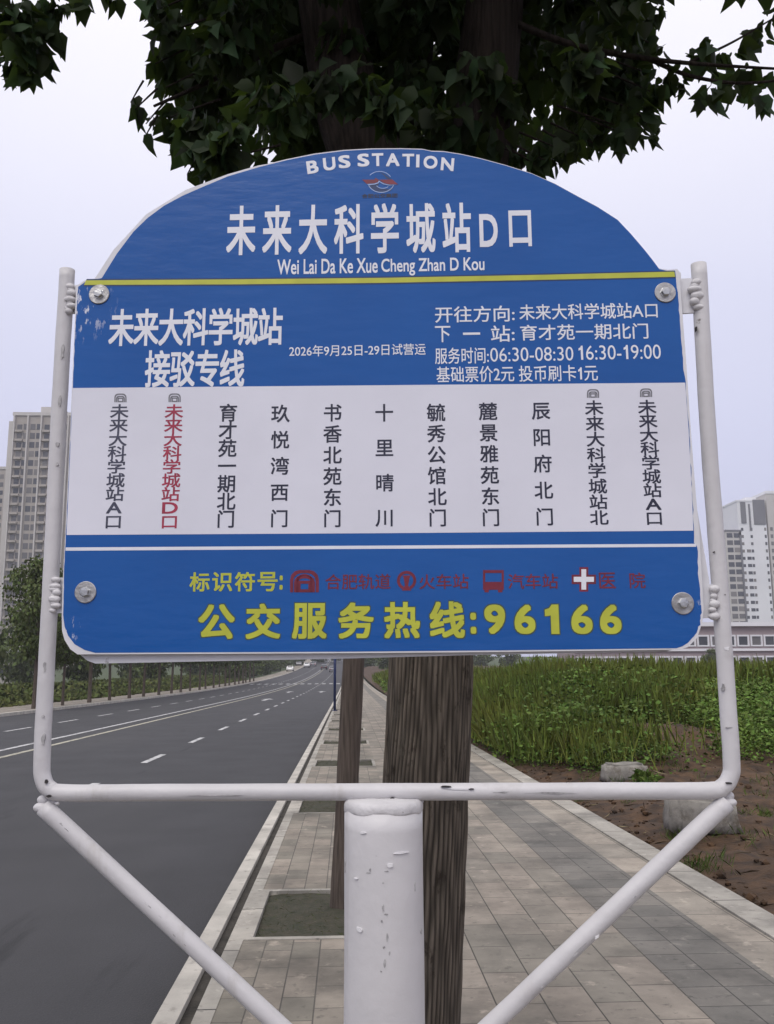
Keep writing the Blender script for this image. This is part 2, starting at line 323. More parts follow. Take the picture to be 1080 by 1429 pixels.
# paving, with square openings for the tree pits
PITS = [-8.2, -3.4, 1.55, 6.22, 11.05, 16.2, 21.1, 26.0, 30.8, 35.6, 40.4, 45.2, 50.0, 54.8, 59.6]
bm = bmesh.new()
def quad(bm, x0, x1, y0, y1, z):
    bm.faces.new([bm.verts.new((x0, y0, z + gz(y0))), bm.verts.new((x1, y0, z + gz(y0))), bm.verts.new((x1, y1, z + gz(y1))), bm.verts.new((x0, y1, z + gz(y1)))])
y = -120.0
for p in PITS:
    quad(bm, -0.60, 0.46, y, p - .62, 0); y = p + .62
for y1 in [70] + list(range(80, 430, 10)) + [520, 700]: quad(bm, -0.60, 0.46, y, y1, 0); y = y1
struct(obj('pavement_by_kerb', bm, M['paver_small']))
struct(strip('pavement', 0.46, 1.60, YS, 0.0, M['paver']))
struct(strip('grey_paving_band', 1.60, 2.12, YS, 0.0, M['paver_grey']))
struct(strip('outer_pavement', 2.12, 2.42, YS, 0.0, M['paver_pale']))
struct(strip('edging_kerb', 2.425, 2.65, YS, 0.012, M['edging'], thick=0.2))
bmS = bmesh.new(); bmE = bmesh.new()
for p in PITS:
    # soil, gently heaped
    n = 10; vs = [[bmS.verts.new((-0.55 + 0.96 * i / n, p - .58 + 1.16 * j / n, -0.03 + 0.02 * random.random() + .03 * math.exp(-((i - 5) ** 2 + (j - 5) ** 2) / 6))) for j in range(n + 1)] for i in range(n + 1)]
    for i in range(n):
        for j in range(n): bmS.faces.new((vs[i][j], vs[i + 1][j], vs[i + 1][j + 1], vs[i][j + 1]))
    for a in ((-.60, -.55, -.62, .62), (.41, .46, -.62, .62), (-.55, .41, -.62, -.57), (-.55, .41, .57, .62)):
        add_box(bmE, a[0], a[1], p + a[2], p + a[3], -0.1, 0.006)
struct(obj('tree_pit_soil', bmS, M['pit'], smooth=True)); struct(obj('tree_pit_edging', bmE, M['edging']))
# far side
struct(strip('far_kerb', -14.4, -14.2, YS, 0.0, M['kerb'], thick=0.25))
struct(strip('far_pavement', -17.2, -14.4, YS, -0.004, M['paver']))

# painted lines (real sheets a few mm above the asphalt)
def dashes(x, y0, y1, ln, per, w, m, name):
    bm = bmesh.new(); y = y0
    while y < y1:
        a = [y, y + ln]; quad(bm, x - w / 2, x + w / 2, y, y + ln, RZ + 0.006); y += per
    return struct(obj(name, bm, m))
dashes(-3.87, 2.5, 280, 1.9, 5.15, 0.13, M['paint'], 'lane_dashes')
dashes(-10.28, 2.7, 280, 2.3, 5.15, 0.13, M['paint'], 'far_lane_dashes')
for x, mm in ((-7.08, 'yellow_paint'), (-7.75, 'paint')): struct(strip('centre_line', x - .07, x + .07, YS[:-1], RZ + 0.006, M[mm]))
def arrow_mark(x, y):
    bm = bmesh.new(); z = RZ + .006 + gz(y)
    bm.faces.new([bm.verts.new((x + a, y + b, z + gz(y + b) - gz(y))) for a, b in ((-.12, 0), (.12, 0), (.12, 3), (.45, 3), (0, 5), (-.45, 3), (-.12, 3))])
    struct(obj('arrow_marking', bm, M['paint']))
arrow_mark(-5.5, 84); arrow_mark(-2.5, 84); arrow_mark(-5.5, 60)
bm = bmesh.new()
for k in range(13): quad(bm, -13.7 + k, -13.2 + k, 128, 132, RZ + .006)
struct(obj('crossing_marking', bm, M['paint']))

# ------------------------------------------------------------------ soil and field on the right
def noise2(x, y, s, seed=0):
    return (math.sin(x * 1.7 * s + seed) * math.cos(y * 1.3 * s + seed * 2) + math.sin(x * 3.1 * s + y * 2.3 * s + seed * 3) * .6 + math.sin(y * 4.7 * s - x * 2.9 * s + seed) * .35) / 1.95
def field_z(x, y):
    e = min(1, max(0, (x - 2.65) / 0.8))
    base = -0.06 + 0.10 * e
    edge = 13.7 + 1.2 * noise2(x, 0, .5, 3) + max(0, 3.7 - x) * 3.5
    r = min(1, max(0, (y - edge + 3) / 12)); r = r * r * (3 - 2 * r)
    h = base + e * (0.06 * noise2(x, y, 1.6, 1) + 0.05 * noise2(x, y, 4.0, 5)) + r * min(1, (x - 2.65) / 2.5) * (0.62 + 0.16 * noise2(x, y, .35, 2))
    h += 0.35 * math.exp(-((x - 5.4) / 1.3) ** 2 - ((y - 16.0) / 1.6) ** 2)             # the spoil heap
    return h + gz(y) + 0.004 * max(0, min(y, 160) - 30)
xs = [2.65 + 0.12 * i for i in range(70)] + [11 + .8 * i for i in range(12)] + [21 + 4 * i for i in range(28)]
ys = [-120, -90, -60, -40, -25, -14] + [-6 + .5 * i for i in range(16)] + [2 + 0.13 * i for i in range(150)] + [21.5 + 1.5 * i for i in range(40)] + [85 + 8 * i for i in range(20)]
V = [(x, y, field_z(x, y) + random.uniform(-.012, .012)) for y in ys for x in xs]; nx = len(xs)
Fc = [(j * nx + i, j * nx + i + 1, (j + 1) * nx + i + 1, (j + 1) * nx + i) for j in range(len(ys) - 1) for i in range(nx - 1)]
struct(raw('terrain', V, Fc, M['soil'], smooth=True))
# clods on the bare soil: nobody could count them
bm = bmesh.new()
for k in range(1100):
    x = 2.75 + random.random() ** 1.5 * 6; y = random.uniform(4, 17); r = random.choice((.008, .012, .015, .015, .02, .03, .04)) * random.uniform(.6, 1.3)
    add_ball(bm, (x, y, field_z(x, y) + r * .3), r, 1, (1, 1, .7), .3)
struct(obj('soil_clods', bm, M['soil'], smooth=False), 'stuff')

# ------------------------------------------------------------------ leaves
LEAF = np.array([(0, 0, 0), (.30, .0, .06), (.48, .32, .11), (.27, .74, .06), (.04, 1.2, -.2), (-.24, .70, .08), (-.46, .34, .12), (-.33, .03, .06), (0, .42, -.04)])
LEAF_L = [0, 1, 2, 3, 4, 8, 0, 8, 4, 5, 6, 7]; LEAF_S = [6, 6]
QUADL = np.array([(0, 0, 0), (.32, .45, .06), (0, 1, -.05), (-.32, .45, .06)]); QUAD_L = [0, 1, 2, 3]; QUAD_S = [4]
def scatter(shape, loopi, sz, pos, ydir, size, spin=None):
    """copies of one leaf outline: pos (n,3), ydir leaf axis (n,3), size (n,)"""
    n = len(pos); yd = ydir / np.linalg.norm(ydir, axis=1, keepdims=True)
    r = rng.normal(size=(n, 3)); xd = np.cross(r, yd); xd /= np.linalg.norm(xd, axis=1, keepdims=True); zd = np.cross(xd, yd)
    v = pos[:, None, :] + size[:, None, None] * (shape[None, :, 0:1] * xd[:, None, :] + shape[None, :, 1:2] * yd[:, None, :] + shape[None, :, 2:3] * zd[:, None, :])
    k = len(shape); lp = (np.array(loopi)[None, :] + (np.arange(n) * k)[:, None]).ravel()
    return v.reshape(-1, 3), lp, np.tile(sz, n)
def merge(parts):
    V = []; L = []; Z = []; o = 0
    for v, l, s in parts: V.append(v); L.append(l + o); Z.append(s); o += len(v)
    return np.concatenate(V), np.concatenate(L), np.concatenate(Z)
def cluster(c, r, n, size, droop=1.2, flat=.8):
    p = rng.normal(size=(n, 3)); p /= np.linalg.norm(p, axis=1, keepdims=True); p *= (rng.random((n, 1)) ** .45) * r; p[:, 2] *= flat
    yd = p / r * .7 + rng.normal(size=(n, 3)) * .5; yd[:, 2] -= droop
    return p + np.array(c)[None, :], yd, size * (0.45 + .9 * rng.random(n))

# ------------------------------------------------------------------ the tree behind the sign
TY = 2.05
def tp(x, y, dy=0.0): return depth(x, y, TY + dy)
b0 = tp(578, 1429); tb = tp(593, 1093); dirn = (tb - b0) / (tb.z - b0.z); base = b0 - dirn * b0.z
tree_base = Vector((base.x, base.y, 0))
def furrow(th, p):
    """bark furrows: 0 in the crack, 1 on the ridge; they wander, split and close again up the stem"""
    w = .8 * math.sin(p.z * 5.1 + .8 * math.sin(th)) + .45 * math.sin(p.z * 14 + .9 * math.sin(2 * th + 1)) + .3 * math.sin(p.z * 37 + 2 * math.sin(5 * th))
    a = abs(math.sin(24 * th + w * 1.1)); b = abs(math.sin(31 * th - w * .9 + 1.2 * math.sin(p.z * 3.3 + .6 * math.sin(th))))
    k = .5 + .5 * math.sin(p.z * 4.3 + 2 * math.sin(4 * th) + 2 * math.sin(3 * th))
    return (a * k + b * (1 - k)) * (.75 + .25 * math.sin(p.z * 41 + 3 * math.sin(7 * th)))
def ridged(th, p): return 1 + .045 * (furrow(th, p) - .6) + .025 * math.sin(3 * th + p.z * 2)
t1 = thing('street_tree', 'large dark trunked leafy tree directly behind the blue bus sign', 'tree', tree_base, 0, 'street trees along the near pavement')
trunk_path = [Vector((base.x - .005, base.y, -.06)), base + dirn * .25, b0, tb, tp(601, 915), tp(606, 640), tp(612, 430)]
path = smoothpath(trunk_path, 44); rr = [0.093 + 0.035 * max(0, 1 - p.z / .25) ** 2 + 0.03 * max(0, (p.z - 1.9) / .8) for p in path]
bm = bmesh.new(); bm.verts.layers.float.new('furrow'); add_tube(bm, path, rr, 336, True, ridged, 'furrow'); trunk = obj('trunk', bm, M['trunk_bark'], t1, tree_base, True)
def limb(pts, r0, r1, seg=48, name='branch', parent=t1, rough=True, b=tree_base, m='bark'):
    p = smoothpath(pts, 14); n = len(p); bm = bmesh.new()
    add_tube(bm, p, [r0 + (r1 - r0) * i / (n - 1) for i in range(n)], seg, True, ridged if rough else None)
    return obj(name, bm, M[m], parent, b, True)
fork = tp(612, 460)
limb([fork - Vector((0, 0, .08)), tp(570, 330), tp(505, 200), tp(468, 60), tp(440, -120), tp(400, -420, .1)], .105, .062)
limb([fork - Vector((0, 0, .08)), tp(640, 330, .02), tp(664, 200, .02), tp(684, 60, .02), tp(700, -120), tp(720, -420, -.1)], .105, .06)
limb([tp(690, 20, .02), tp(780, -120, -.1), tp(900, -260, -.3), tp(1040, -330, -.5)], .035, .014, 16)
limb([tp(455, -60), tp(360, -170, -.1), tp(220, -260, -.2), tp(60, -220, -.3), tp(20, -60, -.3)], .035, .012, 16)
limb([tp(600, 440), tp(560, 250, .3), tp(590, 60, .7), tp(600, -200, 1.0)], .05, .03, 24)
limb([tp(470, 40, .1), tp(400, 60, .05), tp(300, 110, 0), tp(215, 148, -.1)], .012, .003, 12)
limb([tp(690, 20, 0), tp(790, 60, -.05), tp(890, 80, -.1), tp(985, 90, -.15), tp(1120, 98, -.2)], .010, .0025, 12)
limb([tp(905, 82, -.1), tp(960, 105, -.12), tp(1030, 116, -.14), tp(1110, 110, -.14)], .006, .0025, 8)
limb([tp(960, 88, -.13), tp(1020, 60, -.12), tp(1080, 25, -.1)], .004, .002, 8)

def proj(P):
    """world points -> photo pixels"""
    q = (np.asarray(P) - np.array(EYE)) @ np.array(RC); z = -q[:, 2]; z = np.where(z < .05, 1e9, z)
    return W0 / 2 + q[:, 0] / z * F, H0 / 2 - q[:, 1] / z * F
def open_sky(P):
    """places the real crown leaves free: between its left lobe and the trunk, and right of it"""
    x, y = proj(P); lim_l = np.where(y < 120, 222, 245); lo = np.where(x < 300, 215, np.where(x > 740, 205 - np.maximum(0, x - 790) * .2, 400))
    return (y > -14) & ((x < lim_l) | (x > 900) | (y > lo)) & (y < 500) & (x > -80) & (x < 1160)
parts = []
def px_cluster(x, y, r, n, dy=0.0, size=.055, prune=False):
    c = tp(x, y, dy); k = (TY + dy) / F
    p, yd, s = cluster(c, r * k, n, size)
    if prune: ok = ~open_sky(p); p, yd, s = p[ok], yd[ok], s[ok]
    if len(p): parts.append(scatter(LEAF, LEAF_L, LEAF_S, p, yd, s))
# outline of the crown against the sky, measured along its edge
edge = [(228, 12, 22, 26), (238, 45, 26, 30), (228, 85, 20, 22), (243, 118, 20, 18), (252, 160, 26, 26), (262, 192, 28, 26), (282, 208, 24, 22), (292, 228, 22, 20), (320, 222, 34, 40),
        (195, 148, 11, 5), (209, 168, 9, 3), (186, 138, 6, 2), (206, 186, 6, 2), (265, 238, 6, 2),
        (905, 20, 20, 16), (893, 55, 22, 22), (880, 95, 28, 30), (905, 128, 24, 16), (893, 158, 28, 24), (912, 180, 12, 5), (868, 188, 24, 18), (840, 170, 30, 30), (815, 195, 22, 18),
        (795, 205, 18, 12), (770, 205, 24, 22), (750, 220, 20, 16), (738, 226, 16, 12), (720, 215, 26, 26),
        (930, 112, 20, 12), (948, 118, 16, 8), (985, 72, 18, 9), (1000, 85, 14, 6), (1025, 70, 14, 6), (1010, 105, 20, 10), (995, 130, 24, 12), (1030, 130, 20, 10), (1040, 95, 10, 5), (1066, 130, 16, 7), (1076, 105, 8, 3),
        (925, 72, 9, 3), (1055, 40, 14, 5), (1075, 25, 12, 5), (1065, 60, 12, 4), (960, 82, 14, 5),
        (20, 20, 34, 60), (52, 30, 24, 34), (30, 58, 30, 46), (52, 78, 20, 24), (20, 90, 20, 24), (42, 108, 14, 12), (75, 12, 18, 18), (70, 45, 11, 8), (100, -2, 12, 8), (118, 0, 9, 5), (160, -6, 10, 6), (205, 0, 12, 7), (-15, 40, 25, 30)]
for x, y, r, n in edge: px_cluster(x, y, r * 1.05, n, random.uniform(-.18, .05), .040)
# inside of the crown, several layers deep
def inside(x, y):
    if y > 40 and x < 300 - (120 - y) * .2 and x < 250: return False
    lo = 240 - 0.0 if 300 < x < 740 else (225 if x < 300 else 215 - max(0, x - 800) * .25)
    return y < lo - 25
for x, y, r, n in edge:                    # twigs that carry the outer leaves
    if x > 915 or x < 180: continue
    c = tp(x, y, -.06); q = Vector((tree_base.x + .05, tree_base.y, c.z + .25)); d_ = (q - c); d_.z = 0; d_.normalize(); k_ = r * TY / F
    bm_t = bmesh.new(); add_tube(bm_t, smoothpath([c + d_ * (k_ * 2.2) + Vector((0, 0, .05)), c + d_ * k_ + Vector((0, 0, .025)), c - d_ * (k_ * .6) - Vector((0, 0, .01))], 3), [.003, .0028, .0026, .0024, .002, .0017, .0014], 6)
    obj('twig', bm_t, M['bark'], t1, tree_base, True)
k = 0
while k < 300:
    x = random.uniform(250, 880); y = random.uniform(-420, 225)
    if y > 0 and not inside(x, y): continue
    px_cluster(x, y, random.uniform(30, 60), 62, random.uniform(-.35, 1.1), .042, True); k += 1
# the rest of the crown above the picture
for k in range(420):
    a = random.uniform(0, 2 * PI); q = random.random() ** .5 * 1.9; z = random.uniform(3.4, 6.4); w = 1 - abs(z - 4.6) / 2.6
    c = (tree_base.x + .1 + math.cos(a) * q * w, tree_base.y + .35 + math.sin(a) * q * w, z)
    if (Vector(c) - EYE).length < 1.2: continue
    p, yd, s = cluster(c, .3, 46, .06); ok = ~open_sky(p); p, yd, s = p[ok], yd[ok], s[ok]
    if len(p): parts.append(scatter(LEAF, LEAF_L, LEAF_S, p, yd, s))
v, l, s = merge(parts); fast_mesh('crown', v - np.array(tree_base), l, s, M['leaf'], t1)

# ------------------------------------------------------------------ further street trees
def make_tree(name, label, cat, group, h, tr, cr_z, cr_r, n_cl, leafsize, lean=(0, 0), shape=(QUADL, QUAD_L, QUAD_S), per=40):
    t = thing(name, label, cat, (0, 0, 0), 0, group)
    pts = [(0, 0, -.1), (lean[0] * .2, lean[1] * .2, h * .15), (lean[0] * .6, lean[1] * .6, h * .4), (lean[0], lean[1], h * .85)]
    p = smoothpath(pts, 10); n = len(p); bm = bmesh.new()
    add_tube(bm, p, [tr * (1.25 - .25 * min(1, q.z / .5)) * (1 - .55 * max(0, q.z - 1.5) / h) for q in p], 28, True, lambda th, q: 1 + .03 * math.sin(9 * th + 3 * math.sin(4 * q.z)) + .02 * math.sin(17 * th))
    obj('trunk', bm, M['thin_bark'], t, None, True)
    ps = []
    for i in range(9):
        a = random.uniform(0, 2 * PI); z0 = random.uniform(cr_z * .9, h * .7)
        bm = bmesh.new(); s0 = Vector((lean[0], lean[1], 0)) * (z0 / h / .85); s0.z = z0
        e0 = s0 + Vector((math.cos(a) * cr_r * .75, math.sin(a) * cr_r * .75, random.uniform(.5, 1.3)))
        add_tube(bm, smoothpath([s0, (s0 + e0) / 2 + Vector((0, 0, .15)), e0], 5), [tr * .35 * (1 - .8 * j / 10) for j in range(11)], 8)
        obj('branch', bm, M['thin_bark'], t, None, True)
    for i in range(n_cl):
        z = cr_z + (h - cr_z) * random.random(); w = math.sin(PI * min(.97, max(.08, (z - cr_z + .35) / (h - cr_z + .6)))) ** .7
        a = random.uniform(0, 2 * PI); q = random.random() ** .5 * cr_r * w
        c = (lean[0] + math.cos(a) * q, lean[1] + math.sin(a) * q, z)
        pp, yd, ss = cluster(c, cr_r * random.uniform(.16, .32), per, leafsize); ps.append(scatter(*shape, pp, yd, ss))
    v, l, s = merge(ps); fast_mesh('crown', v, l, s, M['far_leaf'], t)
    return t
near = make_tree('street_tree', 'thinner leaning tree in the first square pit beyond the sign', 'tree', 'street trees along the near pavement', 5.6, .074, 2.75, 1.1, 110, .10, (.16, 0))
near.location = (-.035, 6.35, -.02)
for k, yy in enumerate(PITS[4:11]):
    c = copy_tree(near); c.location = (-.06 + .02 * (k % 3), yy, -.02); c.rotation_euler = (0, 0, .05 * ((k * 7) % 5 - 2)); c.scale = (1, 1, random.uniform(.95, 1.1))
    c['label'] = 'slim tree in a pavement pit, in line behind the thinner leaning tree'

rowA = make_tree('young_tree', '', 'tree', 'young trees along the far pavement', 8.2, .10, 3.0, 2.2, 150, .22)
rowB = make_tree('young_tree', '', 'tree', 'young trees along the far pavement', 7.2, .085, 2.9, 1.9, 130, .22, (.15, .1))
yy = 44.4; k = 0
while yy < 150:
    proto = (rowA, rowB)[k % 2]; t = proto if k < 2 else copy_tree(proto)
    t.location = (-14.85 + random.uniform(-.1, .1), yy, gz(yy)); t.rotation_euler = (0, 0, random.uniform(0, 6)); sc_ = (.86, .80)[k] if k < 2 else random.uniform(.9, 1.12); t.scale = (sc_, sc_, sc_)
    t['label'] = ('tall leafy young tree at the left end of the far pavement row' if k == 0 else
                  'second young tree of the far pavement row, seen left of the frame tube' if k == 1 else
                  'young tree with a bare thin trunk along the far pavement, beyond its first two')
    yy += 4.85 + random.uniform(-.3, .3); k += 1

# trees and bushes behind, each its own crown
bushA = make_tree('background_tree', '', 'tree', 'trees behind the street', 7.5, .16, .7, 3.6, 120, .5, per=36)
bushB = make_tree('background_tree', '', 'tree', 'trees behind the street', 9.0, .18, 1.2, 3.2, 120, .5, per=36)
spots = [(-33, 78, 1), (-27, 66, .8), (-38, 92, 1.1), (-30, 105, 1), (-40, 118, 1.2), (-26, 125, .9), (-33, 145, 1.1), (-24, 165, 1), (-30, 185, 1.2), (-22, 205, 1.1), (-27, 230, 1.2), (-22, 262, 1.3), (-48, 84, .9), (-55, 105, 1.1), (-19.5, 158, .75), (-20, 172, .8), (-19.3, 186, .75), (-20, 200, .85), (-19.5, 214, .8), (-20, 230, .9), (-19.5, 247, .85), (-20, 265, .95), (-20, 285, 1), (-23, 300, 1.1), (-17, 310, 1.0), (-29, 215, 1.2), (-32, 250, 1.3),
         (-17, 330, 1.3), (-11, 345, 1.2), (-5, 338, 1.3), (1, 350, 1.3), (6, 300, 1.2), (5, 240, 1.0), (8, 200, .9), (13, 290, 1.2), (20, 310, 1.3), (30, 285, 1.2), (-24, 320, 1.3), (-32, 300, 1.3), (40, 230, .9), (52, 180, .6), (66, 165, .55), (34, 240, 1.0)]
for k, (x, y, s_) in enumerate(spots):
    proto = (bushA, bushB)[k % 2]; t = proto if k < 2 else copy_tree(proto)
    t.location = (x, y, gz(y) - .15); t.rotation_euler = (0, 0, k * 1.3); t.scale = (s_, s_, s_)
    t['label'] = ('dark bushy tree beyond the far pavement on the left of the street' if x < -19 and y < 305 else
                  'dark tree closing the view at the far end of the street' if x < 3 else 'dark tree standing behind the weedy field on the right')

# ------------------------------------------------------------------ weeds in the field (uncountable)
def weed_points(n, x0, x1, y0, y1, pw):
    pts = []
    while len(pts) < n:
        y = y0 + (y1 - y0) * random.random() ** pw; x = x0 + (x1 - x0) * random.random() ** 1.25
        edge = 13.7 + 1.2 * noise2(x, 0, .5, 3) + max(0, 3.7 - x) * 3.5 + random.gauss(0, .5)
        if math.exp(-((x - 5.4) / 1.1) ** 2 - ((y - 16.0) / 1.5) ** 2) > .35: continue
        if y > edge + (0 if noise2(x, y, .9, 8) > -.3 else 1.0): pts.append((x, y, field_z(x, y)))
    return np.array(pts)
ps = []; P = weed_points(26000, 2.85, 60, 11.8, 80, 1.9)
for j in range(9):
    h = rng.random(len(P)) ** .8; hh = (0.5 + .4 * np.sin(P[:, 0] * .9 + P[:, 1] * .35) * np.cos(P[:, 1] * .5)) + .25
    q = P + np.stack([rng.normal(0, .16, len(P)), rng.normal(0, .16, len(P)), h * (hh + .08)], 1)
    yd = rng.normal(size=(len(P), 3)); yd[:, 2] = np.abs(yd[:, 2]) * .5 - .25
    ps.append(scatter(QUADL, QUAD_L, QUAD_S, q, yd, (0.045 + .065 * rng.random(len(P))) * (1 + np.maximum(0, P[:, 1] - 20) * .02)))
P = weed_points(17000, 2.85, 13, 12.0, 26, 1.2); P2 = P
for j in range(10):                       # the dense leafy front of the growth
    h = rng.random(len(P)) ** .9; hh = .28 + .35 * np.clip((P[:, 1] - 14) / 6, 0, 1) + .12 * np.sin(P[:, 0] * 2.1) * np.cos(P[:, 1] * 1.4)
    q = P + np.stack([rng.normal(0, .10, len(P)), rng.normal(0, .10, len(P)), h * hh], 1)
    yd = rng.normal(size=(len(P), 3)); yd[:, 2] = np.abs(yd[:, 2]) * .5 - .25
    ps.append(scatter(QUADL, QUAD_L, QUAD_S, q, yd, .035 + .055 * rng.random(len(P)) ** 1.5))
v, l, s = merge(ps); struct(fast_mesh('weeds', v, l, s, M['weed']), 'stuff')
ps = []; BL = np.array([(-.014, 0, 0), (.014, 0, 0), (.010, .6, .05), (0, 1, .2), (-.010, .6, .05)]); P = weed_points(15000, 3.0, 70, 17, 110, 1.2)
P = np.concatenate([P, P2[::2]]); P = P[np.sin(P[:, 0] * .35 + 1) + np.cos(P[:, 1] * .23) + .8 * rng.random(len(P)) > -.1]
for j in range(4):
    q = P + np.stack([rng.normal(0, .1, len(P)), rng.normal(0, .1, len(P)), np.zeros(len(P)) + .1], 1)
    yd = rng.normal(size=(len(P), 3)) * .22; yd[:, 2] = 1
    ps.append(scatter(BL, [0, 1, 2, 3, 4], [5], q, yd, (0.35 + .5 * rng.random(len(P)) * np.clip((P[:, 1] - 11) / 8, .3, 1) + .35 * np.clip((P[:, 1] - 17) / 6, 0, 1))))
v, l, s = merge(ps); struct(fast_mesh('tall_grass', v, l, s, M['grass']), 'stuff')
# grass tufts on the bare soil and verge on the far side of the street
ps = []; n = 2600; P = np.stack([2.72 + rng.random(n) ** 1.6 * 6, 4 + rng.random(n) * 12, np.zeros(n)], 1)
keep = np.array([noise2(a, b, 1.3, 4) > .35 for a, b, c in P]); P = P[keep]; P[:, 2] = [field_z(a, b) for a, b, c in P]
for j in range(7):
    yd = rng.normal(size=(len(P), 3)) * .6; yd[:, 2] = 1; q = P + np.stack([rng.normal(0, .05, len(P)), rng.normal(0, .05, len(P)), 0 * P[:, 0]], 1)
    ps.append(scatter(BL, [0, 1, 2, 3, 4], [5], q, yd, (0.05 + .09 * rng.random(len(P)))))
v, l, s = merge(ps); struct(fast_mesh('grass_tufts', v, l, s, M['weed']), 'stuff')
ps = []; n = 1500; P = np.stack([2.75 + rng.random(n) ** 1.3 * 7, 4 + rng.random(n) * 12, np.zeros(n)], 1); P[:, 2] = [field_z(a, b) + .012 for a, b, c in P]
yd = rng.normal(size=(n, 3)); yd[:, 2] *= .12; v, l, s = scatter(BL, [0, 1, 2, 3, 4], [5], P, yd, .05 + .16 * rng.random(n)); struct(fast_mesh('straw_litter', v, l, s, M['straw']), 'stuff')
ps = []; n = 9000; P = np.stack([-17.4 - rng.random(n) ** 1.5 * 14, 36 + rng.random(n) * 120, np.zeros(n)], 1); P[:, 2] = [gz(b) - .1 for a, b, c in P]
for j in range(5):
    yd = rng.normal(size=(n, 3)); yd[:, 2] = np.abs(yd[:, 2]); q = P + np.stack([rng.normal(0, .2, n), rng.normal(0, .3, n), rng.random(n) * (.2 + .6 * (P[:, 0] < -20.5))], 1)
    ps.append(scatter(QUADL, QUAD_L, QUAD_S, q, yd, .25 + .2 * rng.random(n)))
v, l, s = merge(ps); struct(fast_mesh('hedge_growth', v, l, s, M['verge']), 'stuff')

ps = []
for p in PITS[2:8]:
    n = 420; P = np.stack([-.54 + .94 * rng.random(n), p - .56 + 1.12 * rng.random(n), -.012 + .012 * rng.random(n)], 1); yd = rng.normal(size=(n, 3)); yd[:, 2] = np.abs(yd[:, 2]) * .5
    ps.append(scatter(BL, [0, 1, 2, 3, 4], [5], P, yd, .015 + .035 * rng.random(n)))
v, l, s = merge(ps); struct(fast_mesh('pit_litter', v, l, s, M['verge']), 'stuff')
# concrete lumps and a plant on the soil
def stone(x0, y0, x1, h, d, label, rz, tilt):
    a = ground(x0, y0, .03); b = ground(x1, y0, .03); w = (b - a).length
    bm = bmesh.new(); bmesh.ops.create_cube(bm, size=1)
    bmesh.ops.bevel(bm, geom=bm.edges[:], offset=.13, segments=3, affect='EDGES'); bmesh.ops.subdivide_edges(bm, edges=bm.edges[:], cuts=2, use_grid_fill=True)
    for v in bm.verts:
        n = 1 + .07 * noise2(v.co.x * 6, v.co.y * 6 + v.co.z * 5, 1, x0) + random.uniform(-.015, .015)
        v.co = Vector((v.co.x * w * n * (1 - .12 * v.co.z), v.co.y * d * n, (v.co.z + .5) * h * (n + tilt * v.co.x) - .05))
    c = (a + b) / 2 + Vector((0, d * .5, 0)); o = obj('concrete_block', bm, M['concrete'], None, None, True)
    o.location = (c.x, c.y, field_z(c.x, c.y)); o.rotation_euler = (0, 0, rz); return tag(o, label, 'concrete block', 'broken concrete lumps on the bare soil')
stone(848, 1094, 908, .27, .4, 'grey concrete lump with a green plant at its side, far on the soil', .1, .05)
stone(945, 1166, 1040, .36, .45, 'larger pale concrete lump on the soil near the right brace', -.1, -.25)
pl = ground(898, 1098, .04); t = thing('weed_plant', 'low green plant growing against the far concrete lump', 'plant', (pl.x, pl.y - .1, field_z(pl.x, pl.y)))
pp, yd, ss = cluster((0, 0, .1), .17, 110, .07, droop=-.3, flat=.7); v, l, s = scatter(LEAF, LEAF_L, LEAF_S, pp, yd, ss); fast_mesh('foliage', v, l, s, M['weed'], t)
bm = bmesh.new()
for k in range(6): add_tube(bm, [(0, 0, -.05), (random.uniform(-.1, .1), random.uniform(-.1, .1), .16)], .004, 6)
obj('stem', bm, M['weed'], t)

# blue post far along the kerb
q = ground(467, 992); t = thing('blue_signpost', 'slim dark blue post standing by the kerb far up the pavement', 'post', (q.x, q.y, 0))
bm = bmesh.new(); add_tube(bm, [(0, 0, 0), (0, 0, 3.4)], .055, 16); obj('post', bm, M['blue_post'], t, None, True)
bm = bmesh.new(); add_tube(bm, [(0, 0, 0), (0, 0, .03)], .12, 16); obj('base_plate', bm, M['blue_post'], t)
bm = bmesh.new(); add_box(bm, -.35, .35, -.08, -.056, 2.5, 3.3); obj('sign_plate', bm, M['blue_post'], t)

# ------------------------------------------------------------------ buildings
def window_mesh(w, h, d=.25):
    bm = bmesh.new(); add_box(bm, -w / 2, w / 2, -.06, d, 0, h); me = bpy.data.meshes.new('window'); bm.to_mesh(me); bm.free(); me.materials.append(M['glass']); return me
def place_windows(t, spots, w, h, limit=95, name='window'):
    """spots (x, y, z) of window openings on a front; the first 'limit' are parts of their own"""
    me = window_mesh(w, h)
    for x, y, z in spots[:limit]:
        o = bpy.data.objects.new(name, me); COL.objects.link(o); o.parent = t; o.location = (x, y, z)
    if len(spots) > limit:
        bm = bmesh.new()
        for x, y, z in spots[limit:]: add_box(bm, x - w / 2, x + w / 2, y - .06, y + .25, z, z + h)
        struct(obj(name, bm, M['glass'], t), 'stuff')
def at(x, y, Y): return depth(x, y, Y)
